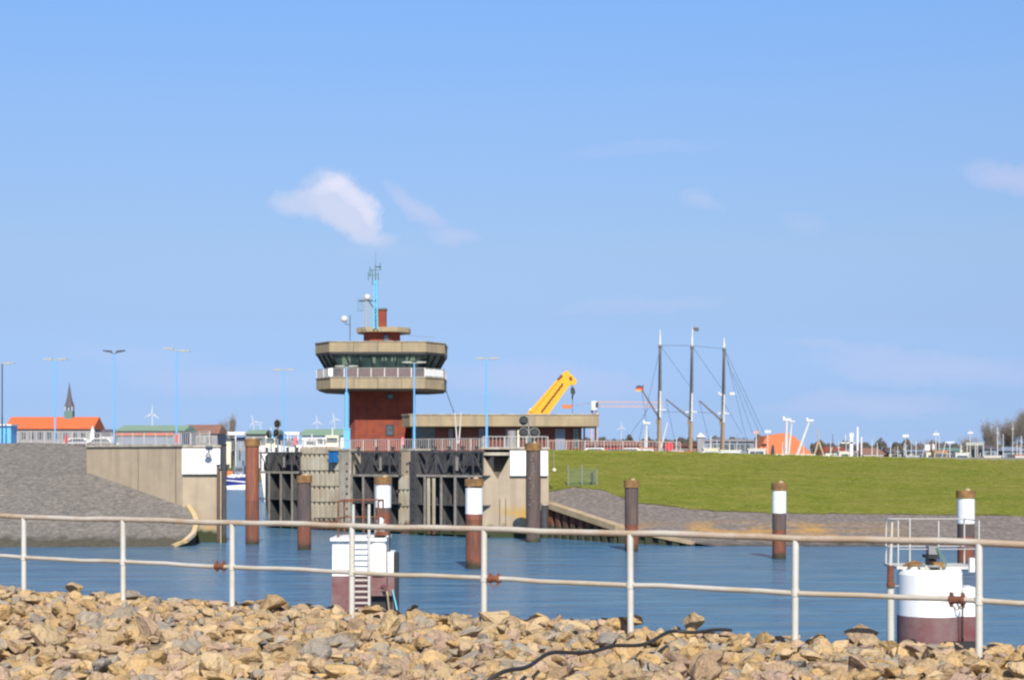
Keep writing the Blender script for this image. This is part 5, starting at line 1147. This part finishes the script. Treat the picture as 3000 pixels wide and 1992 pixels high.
# ------------------------------------------------------------------ three-masted ship
d = 350.0
sh_ = thing('sailing_ship', (wx(1595, d), d, 0), 'three-masted sailing ship with bare dark masts and slanting gaffs behind the dike', 'sailing ship')
def S(x, y, o_=0): return Vector((wx(x, d), d + o_, wz(y, d)))
a_, b_ = wx(1470, d), wx(1735, d)
MB().prism([(a_ + .5, d - 2.5), (b_ - 5, d - 2.8), (b_ + 2, d), (b_ - 5, d + 2.8), (a_ + .5, d + 2.5)], 0, 2.6).build('hull', 'mastwhite', sh_)
MB().prism([(a_ + 6, d - 1.4), (a_ + 14, d - 1.4), (a_ + 14, d + 1.4), (a_ + 6, d + 1.4)], 2.602, 4.2).build('deckhouse', 'masttan', sh_)
for (xt, xb, y0, y1, y2, y3) in ((1522.5, 1519, 760, 795, 907, 966), (1596.5, 1591, 757, 797, 912, 968), (1670, 1665, 778, 802, 915, 968)):
    def xm_(y): return lerp(xt, xb, (y - y0) / (1040 - y0))
    ms_ = MB().tube((wx(xb, d), d, 2.6), S(xm_(y2 + 40), y2 + 40), .46, .42, 8).build('mast', 'masttan', sh_)
    MB().tube(S(xm_(y2 + 60), y2 + 60, -.15), S(xm_(y2 - 5), y2 - 5, -.15), .42, .36, 8).build('lower_mast_band', 'shipwhite', ms_)
    MB().tube(S(xm_(y2 - 5) + 1, y2 - 5, .1), S(xm_(y1), y1, .1), .36, .28, 8).ball(S(xm_(y1), y1 + 4, .1), .42).build('topmast', 'mastdark', ms_)
    MB().tube(S(xm_(y1), y1, .1), S(xt, y0, .1), .24, .06, 8).build('mast_tip', 'shipwhite', ms_)
    MB().bar(S(xm_(y2 + 38) - 13, y2 + 38, -.4), S(xm_(y2 + 38) + 14, y2 + 38, -.4), .25, .2).build('crosstree', 'shipwhite', ms_)
    MB().slab([(wx(xm_(y2 + 60) - 8, d), wz(y3 + 5, d)), (wx(xm_(y2 + 60) - 5, d), wz(y3 - 2, d)), (wx(xm_(y2 + 60) + 3, d), wz(y2 + 50, d)), (wx(xm_(y2 + 60) + 2, d), wz(y3 + 35, d))], d - .3, d + .2).build('furled_sail', 'captimber', ms_)
    f = MB()
    for s_ in (-1, 1):
        for k in (.25, .5, .75, 1.0): f.tube(S(xm_(y1), y1 + 4, 0), Vector((wx(xb, d) + s_ * k * .8, d + s_ * 2.6, 2.6)), .03, seg=4)
    f.build('shrouds', 'frame', ms_)
for (xa, ya, xb, yb_) in ((1479, 898, 1521, 966), (1536, 921, 1592, 966), (1612, 924, 1664, 970)):
    MB().tube(S(xb, yb_, -.4), S(xa, ya, -.4), .26, .17, 6).build('gaff', 'mastdark', sh_)
f = MB()
for (p, q) in ((S(1523, 798), S(1590, 890)), (S(1597, 800), S(1663, 895)), (S(1671, 806), S(1762, 1000)), (S(1671, 812), S(1735, 1000)), (S(1690, 860), S(1765, 1030)), (S(1500, 935), S(1452, 1005)), (S(1523, 797), S(1596, 797)), (S(1596, 798), S(1670, 804)), (S(1670, 930), S(1710, 1000)), (S(1523, 800), S(1470, 1030)), (S(1671, 806), S(1725, 1030)), (S(1479, 900), S(1500, 1030)), (S(1536, 923), S(1560, 1035)), (S(1612, 926), S(1640, 1035)), (S(1588, 950), S(1527, 950)), (S(1662, 953), S(1600, 950))): f.tube(p, q, .032, seg=4)
f.build('stays', 'frame', sh_)
MB().box(wx(1681, d), wx(1694, d), d - .5, d + .2, wz(911, d), wz(905, d)).build('radar_bar', 'mastwhite', sh_)
MB().bar(S(1655, 905, -.4), S(1668, 914, -.4), .3, .3).build('radar_bracket', 'mastwhite', sh_)
fl = thing('flag', S(1480, 898), 'small black, red and yellow flag at the end of the left gaff', 'flag')
for k, m in enumerate(('frame', 'red', 'yellow')):
    f = MB(); yy0 = 889 + k * 4.2; f.slab([(wx(1466, d), wz(yy0 + 2, d)), (wx(1473, d), wz(yy0 + 0, d)), (wx(1482, d), wz(yy0 + 1.5, d)), (wx(1483, d), wz(yy0 + 5.6, d)), (wx(1473, d), wz(yy0 + 4.2, d)), (wx(1465, d), wz(yy0 + 6, d))], d - .45, d - .40); f.build('stripe', m, fl)
MB().tube(S(1483, 886, -.43), S(1483, 906, -.43), .05, seg=5).build('halyard', 'frame', fl)
p = S(1597, 755); fl = thing('pennant', p, 'small dark blue and red pennant on the middle mast top', 'flag')
MB().slab([(wx(1598, d), wz(754, d)), (wx(1605, d), wz(756, d)), (wx(1611, d), wz(755, d)), (wx(1611, d), wz(764, d)), (wx(1605, d), wz(765, d)), (wx(1599, d), wz(761, d))], d - .03, d + .03).build('cloth', 'slate', fl)
MB().tube(S(1597.5, 752), S(1597.5, 768), .04, seg=5).build('staff', 'mastwhite', fl)

# ------------------------------------------------------------------ harbour clutter to the right (boats, cranes, sheds)
def davit(x0, y0, x1, y1, d, lab, th=6, head=True, m='mastwhite', grp='white quay cranes and davits'):
    t = thing('quay_crane', (wx(x1, d), d, 0), lab, 'crane', grp); p, q = W(x1, y1, d), W(x0, y0, d); r = ml(th, d) / 2
    base = Vector((p.x, p.y, 0)); MB().tube(base, p, r * 1.2, seg=8).build('pedestal', m, t); MB().tube(p, q, r, r * .65, 8).build('boom', m, t)
    if head:
        MB().box(q.x - r * 2.4, q.x + r * 2.4, d - .3, d + .3, q.z - r * .5, q.z + r * .8).ball((q.x - r * 1.8, d, q.z + r * 1.2), r * .9).build('boom_head', m, t)
davit(1491, 976, 1490, 1038, 300, 'upright white quay crane left of the tall ship first mast', 7); davit(1539, 974, 1523, 1038, 300, 'leaning white boom right of the tall ship first mast', 4, False)
davit(1814, 968, 1812, 1050, 330, 'thick upright white crane post in front of the orange roof', 8); davit(1826, 972, 1818, 1050, 335, 'second, thinner upright white post in front of the orange roof', 5)
davit(1867, 970, 1838, 1050, 330, 'leaning white crane boom at the right of the orange roof', 7)
# A-frame
t = thing('boat_gantry', (wx(1887, 330), 330, 0), 'white A-frame gantry of a fishing boat right of the orange roof', 'gantry')
MB().bar(W(1886, 1018, 330), W(1876, 1056, 330), .3, .3).bar(W(1888, 1018, 330), W(1901, 1056, 330), .3, .3).bar(W(1887, 990, 330), W(1887, 1018, 330), .18, .18).build('frame', 'masttan', t)
MB().tube((wx(1887, 331), 331, 0), (wx(1887, 331), 331, wz(1056, 331)), .3).build('pedestal', 'mastwhite', t)
# orange pavilion
d = 445
t = thing('orange_pavilion', (wx(1812, d), d, 3.4), 'bright orange polygonal roof behind the white cranes', 'building')
pf = [(1744, 1047), (1768, 1005), (1790, 1001), (1812, 998), (1832, 1006), (1848, 1022), (1873, 1048)]
MB().slab([(wx(a, d), wz(b_, d)) for a, b_ in pf], d, d + 14).build('roof', 'orangetent', t)
MB().box(wx(1752, d), wx(1862, d), d + .6, d + 13, 3.4, wz(1047, d)).build('wall', 'blue', t)
MB().slab([(wx(1776, d), wz(1047, d)), (wx(1780, d), wz(1026, d)), (wx(1784, d), wz(1026, d)), (wx(1786, d), wz(1050, d))], d - .4, d - .01).build('dark_dormer', 'frame', t)
# grey-blue sheds
gable(1620, 1744, 1012, 1018, 450, 14, 3.4, 'long grey-blue shed behind the third ship mast', 'bluegrey', 'greywall', 'harbour_shed', 'shed', hip=.02, wins=8)
t = thing('kiosk', (wx(1616, 400), 441, 3.4), 'small hut with white pyramid roof right of the middle ship mast', 'hut')
dk = 441; MB().box(wx(1608, dk), wx(1625, dk), dk, dk + 2, 3.4, wz(1008, dk)).build('wall', 'greywall', t)
MB().add([(wx(1606, dk), dk - .3, wz(1008, dk)), (wx(1628, dk), dk - .3, wz(1008, dk)), (wx(1628, dk), dk + 2.3, wz(1008, dk)), (wx(1606, dk), dk + 2.3, wz(1008, dk)), (wx(1616, dk), dk + 1, wz(997, dk))], [(0, 1, 4), (1, 2, 4), (2, 3, 4), (3, 0, 4), (0, 3, 2, 1)]).build('roof', 'mastwhite', t)
t = thing('channel_buoy', (wx(1542, 300), 300, 0), 'round red tank standing right of the first ship mast', 'tank'); MB().tube((wx(1542, 300), 300, 0), (wx(1542, 300), 300, wz(1040, 300)), .5).build('pedestal', 'rust', t); MB().tube((wx(1542, 300), 299, wz(1030, 300)), (wx(1542, 300), 301, wz(1030, 300)), ml(10, 300), seg=16).build('tank_body', 'red', t)
gable(1345, 1480, 1019, 1028, 445, 12, 3.4, 'long brick building low behind the red railing, left of the ship', 'brick', 'brownroof', 'harbour_shed', 'shed', hip=.02, wins=8)
gable(1500, 1612, 1022, 1030, 450, 12, 3.4, 'low rust-coloured shed between the first two ship masts', 'brownroof', 'brick2', 'harbour_shed', 'shed', hip=.02, wins=6)
gable(1900, 1962, 1030, 1042, 445, 12, 3.4, 'reddish low house left of the white radar mast', 'cream', 'brick', 'house', 'house', 'far houses', hip=.15, wins=3)
gable(1985, 2046, 1033, 1048, 450, 12, 3.4, 'rust-brown hipped roof right of the white radar mast', 'brick', 'brownroof', 'house', 'house', 'far houses', hip=.18, wins=3)
gable(2046, 2084, 1037, 1043, 450, 10, 3.4, 'small grey flat house right of the rust-brown roof', 'greywall', 'slate', 'house', 'house', 'far houses', hip=.05, wins=3)
gable(2092, 2142, 1037, 1042, 455, 10, 3.4, 'second small grey house with dark windows, further right', 'greywall', 'bluegrey', 'house', 'house', 'far houses', hip=.05, wins=4)
gable(2263, 2304, 1025, 1036, 450, 12, 3.4, 'blue-grey gabled house between beige portal and bare trees', 'bluegrey', 'slate', 'house', 'house', 'far houses', hip=.3, wins=2)
gable(2310, 2375, 1030, 1040, 455, 12, 3.4, 'blue-grey house cut by the right edge of the photo', 'bluegrey', 'bluegrey', 'house', 'house', 'far houses', hip=.2, wins=4)
gable(2172, 2226, 1032, 1041, 455, 12, 3.4, 'tan and green low house left of the beige portal', 'captimber', 'copper', 'house', 'house', 'far houses', hip=.1, wins=3)
t = thing('boat_lift', (wx(2248, 380), 441, 3.4), 'beige portal boat lift left of the blue-grey gabled house', 'boat lift'); d = 442
MB().box(wx(2227, d), wx(2269, d), d, d + .7, wz(1027, d), wz(1020, d)).build('beam', 'lampgrey', t)
for x in (2229, 2248, 2266): MB().box(wx(x, d), wx(x + 3, d), d + .05, d + .65, 3.4, wz(1027, d) - .002).build('leg', 'lampgrey', t)
# radar mast vessel
def vessel(x, ytop, d, lab, parts, grp='boats in the harbour beyond the dike', m='mastwhite', hull='mastwhite', L_=9, name='motor_boat'):
    t = thing(name, (wx(x, d), d, 0), lab, 'boat', grp); X = wx(x, d)
    MB().prism([(X - L_ / 2, d - 1.2), (X + L_ * .3, d - 1.3), (X + L_ / 2, d), (X + L_ * .3, d + 1.3), (X - L_ / 2, d + 1.2)], 0, 1.5).build('hull', hull, t)
    MB().box(X - L_ * .25, X + L_ * .15, d - .9, d + .9, 1.502, 2.9).build('cabin', 'white', t)
    MB().tube((X, d, 1.5), (X, d, wz(ytop, d)), .13, .06, 6).build('mast', m, t)
    for k, (kx, ky, kw, kh, km, nm) in enumerate(parts):
        MB().box(wx(x + kx - kw / 2, d), wx(x + kx + kw / 2, d), d - .15, d + .15, wz(ky + kh / 2, d), wz(ky - kh / 2, d)).build(nm, km, t)
vessel(1963, 996, 320, 'white vessel with crossarm mast and ball antenna right of the A-frame', [(-8, 1021, 32, 3, 'mastwhite', 'crossarm'), (0, 1032, 8, 50, 'mastwhite', 'mast_casing'), (0, 1003, 10, 8, 'mastwhite', 'ball_antenna'), (-14, 1012, 1.5, 22, 'mastwhite', 'aerial')], L_=14)
vessel(1977, 984, 325, 'tall white needle mast right next to the ball antenna mast', [(0, 1012, 4, 55, 'mastwhite', 'mast_casing'), (9, 1030, 3, 45, 'mastwhite', 'funnel')], L_=12)
vessel(2158, 992, 330, 'boat with pale radar dish mast above the far cottages', [(0, 1001, 14, 5, 'mastwhite', 'radar_dish'), (-20, 1032, 12, 14, 'mastwhite', 'white_box'), (-6, 1030, 6, 12, 'mastwhite', 'life_raft')])
vessel(2190, 1018, 330, 'boat with white T-shaped mast left of the beige portal', [(0, 1020, 20, 3, 'mastwhite', 'crossarm')])
vessel(2237, 990, 335, 'boat with white dish above the beige portal', [(0, 998, 13, 4, 'mastwhite', 'radar_dish')])
masts = [(2023, 1020, 'thin white mast in front of the rust-brown hipped roof', 'mastwhite'), (2085, 1022, 'thin grey mast between the two small grey houses', 'mastwhite'), (2177, 1022, 'short tan mast left of the T-shaped mast', 'masttan'), (2217, 1026, 'cream mast just left of the beige portal', 'cream'),
         (2254, 1024, 'thin cream mast beside the right leg of the beige portal', 'cream'), (2300, 985, 'tall thin white mast in front of the left bare tree', 'mastwhite'), (2313, 1000, 'thin white mast between the left and middle bare trees', 'mastwhite'), (2335, 975, 'tall thin white mast before the middle bare tree', 'mastwhite'),
         (2355, 1005, 'thin white mast near the right edge of the photo', 'mastwhite'), (1934, 1018, 'thin pale mast right of the A-frame gantry', 'mastwhite'), (2112, 1018, 'thin pale mast above the second grey house', 'mastwhite'), (2070, 1028, 'short pale mast above the first small grey house', 'mastwhite'), (2140, 1018, 'thin pink-grey mast left of the radar dish boat', 'towerred'),
         (2345, 1015, 'short white mast left of the edge-most mast', 'mastwhite'), (1920, 1000, 'thin dark mast between the A-frame gantry and the ball antenna', 'slate'), (1560, 1010, 'thin pale mast right of the round red tank', 'mastwhite'), (1640, 1004, 'thin pale mast right of the hut with pyramid roof', 'mastwhite'), (1700, 1000, 'thin grey mast right of the third ship mast', 'fgrey'), (1408, 1015, 'short pale mast right of the low building', 'mastwhite')]
for i, (x, y, lab, m) in enumerate(masts):
    vessel(x, y, 300 + (i * 37) % 90, lab, [(R.uniform(-1, 1), y + 14, R.uniform(5, 9), 1.2, m, 'spreader')] if i % 2 else [], m=m, L_=R.uniform(7, 10), name='sailing_boat')
for (x, y, m, lab) in ((1744, 997, 'pink', 'pale pink round sign on a pole left of the orange roof'), (1770, 995, 'mastwhite', 'white flat lamp on a pole above the orange roof left end'), (1653, 1011, 'slate', 'dark slanted board on a pole beside the third ship mast'), (2088, 1005, 'mastwhite', 'pale lamp on a pole above the small grey houses')):
    d = 441; t = thing('quay_sign', (wx(x, d), d, 3.4), lab, 'sign', 'pole signs and lamps on the far quay'); MB().tube((wx(x, d), d, 3.4), (wx(x, d), d, wz(y, d)), .1, seg=6).build('pole', 'mastwhite', t)
    MB().box(wx(x - 7, d), wx(x + 7, d), d - .15, d - .11, wz(y + 3, d), wz(y - 3, d)).build('sign_plate', m if m != 'pink' else 'towerred', t)
# fishing boats with wheelhouses showing over the crest
FB = [(1478, 1018, 'mastwhite', 'white wheelhouse boat left of the upright white quay crane'), (1556, 1026, 'bluegrey', 'low blue-grey wheelhouse boat right of the round red tank'), (1630, 1020, 'cream', 'cream wheelhouse boat between second and third ship masts'), (1690, 1024, 'mastwhite', 'white wheelhouse boat right of the third ship mast'),
      (1735, 1022, 'mastwhite', 'white wheelhouse boat at the left end of the orange roof'), (1795, 1034, 'mastwhite', 'white boat top in front of the orange roof centre'), (1850, 1034, 'lampgrey', 'grey boat top below the leaning white crane'), (1910, 1036, 'mastwhite', 'white boat between A-frame gantry and reddish house'),
      (1948, 1028, 'cream', 'cream boat just left of the ball antenna mast'), (2004, 1036, 'masttan', 'tan boat just right of the tall white needle mast'), (2060, 1040, 'mastwhite', 'white boat in front of the first small grey house'), (2105, 1038, 'lampgrey', 'grey boat in front of the second small grey house'),
      (2148, 1030, 'cream', 'cream boat left of the radar dish mast'), (2168, 1026, 'masttan', 'tan boat right of the radar dish mast'), (2207, 1030, 'mastwhite', 'white boat between T-shaped mast and beige portal'), (2290, 1038, 'cream', 'cream boat below the left bare tree'), (2345, 1036, 'mastwhite', 'white boat below the middle bare tree')]
for i, (x, yt, m, lab) in enumerate(FB):
    d = 296 + (i * 29) % 40; t = thing('fishing_boat', (wx(x, d), d, 0), lab, 'boat', 'fishing boats beyond the dike'); X = wx(x, d); zt_ = wz(yt, d); L_ = R.uniform(11, 15)
    MB().prism([(X - L_ / 2, d - 2), (X + L_ * .3, d - 2.1), (X + L_ / 2, d), (X + L_ * .3, d + 2.1), (X - L_ / 2, d + 2)], 0, 3.4).build('hull', R.choice(['bluegrey', 'navy', 'mastwhite', 'red']), t)
    w_ = R.uniform(1.1, 1.8); o_ = R.uniform(-.8, .8)
    c = MB().box(X + o_ - w_, X + o_ + w_, d - 1.2, d + 1.2, 3.402, max(5.2, zt_ - 1.2)).build('wheelhouse', m, t); zc = max(5.2, zt_ - 1.2)
    MB().box(X + o_ - w_ * .8, X + o_ + w_ * .8, d - 1.26, d - 1.21, zc - .95, zc - .35).build('window_band', 'window', c)
    MB().box(X + o_ - w_ * 1.15, X + o_ + w_ * 1.15, d - 1.3, d + 1.3, zc + .002, zc + .14).build('cabin_roof', R.choice(['mastwhite', 'orangetent', 'cream']), t)
    MB().tube((X + o_, d, zc + .142), (X + o_, d, zt_ + R.uniform(.5, 2.4)), .08, .04, 6).build('mast', 'mastwhite', t)
    g = MB(); g.tube((X - L_ * .3, d, 3.4), (X - L_ * .3 + R.uniform(-1.5, 1.5), d, zt_ + R.uniform(-1, 1)), .1, .05, 6); g.build('derrick', R.choice(['mastwhite', 'masttan', 'cream']), t)
    g = MB()
    g.tube((X + L_ / 2 - .4, d, 3.3), (X + o_, d, zt_ + .5), .025, seg=4); g.build('forestay', 'fgrey', t)
# cars on the far quay / crest road
for i, (x, m, c_) in enumerate(((1372, 'white', 'white'), (1420, 'red', 'red'), (1452, 'white', 'white'), (1576, 'red', 'dark red'), (1640, 'mastwhite', 'pale'))):
    d = 165; z0 = 5.62 if x < 1500 else 5.3; c0 = wx(x, d)
    cr_ = thing('parked_car', (c0, d, z0), '%s parked car behind the dike crest, %s from the left' % (c_, ['first', 'second', 'third', 'fourth', 'fifth'][i]), 'car', 'cars parked behind the dike')
    MB().slab([(c0 + p * .9, z0 + q) for p, q in [(-2.1, .3), (-2.15, .8), (-1.4, .95), (-.9, 1.4), (.8, 1.42), (1.4, 1.0), (2.1, .82), (2.15, .3)]], d, d + 1.7).build('body', m, cr_)
    MB().slab([(c0 + p * .9, z0 + q) for p, q in [(-1.15, .99), (-.8, 1.32), (.7, 1.34), (1.1, 1.0)]], d - .04, d - .005).build('side_window', 'window', cr_)
    for q in (-1.25, 1.25): MB().tube((c0 + q, d - .1, z0 + .3), (c0 + q, d + 1.8, z0 + .3), .3, seg=12).build('wheel', 'black', cr_)
print('stones', c1_, c2_, c3_, len(stones), 'objects', len(bpy.data.objects))
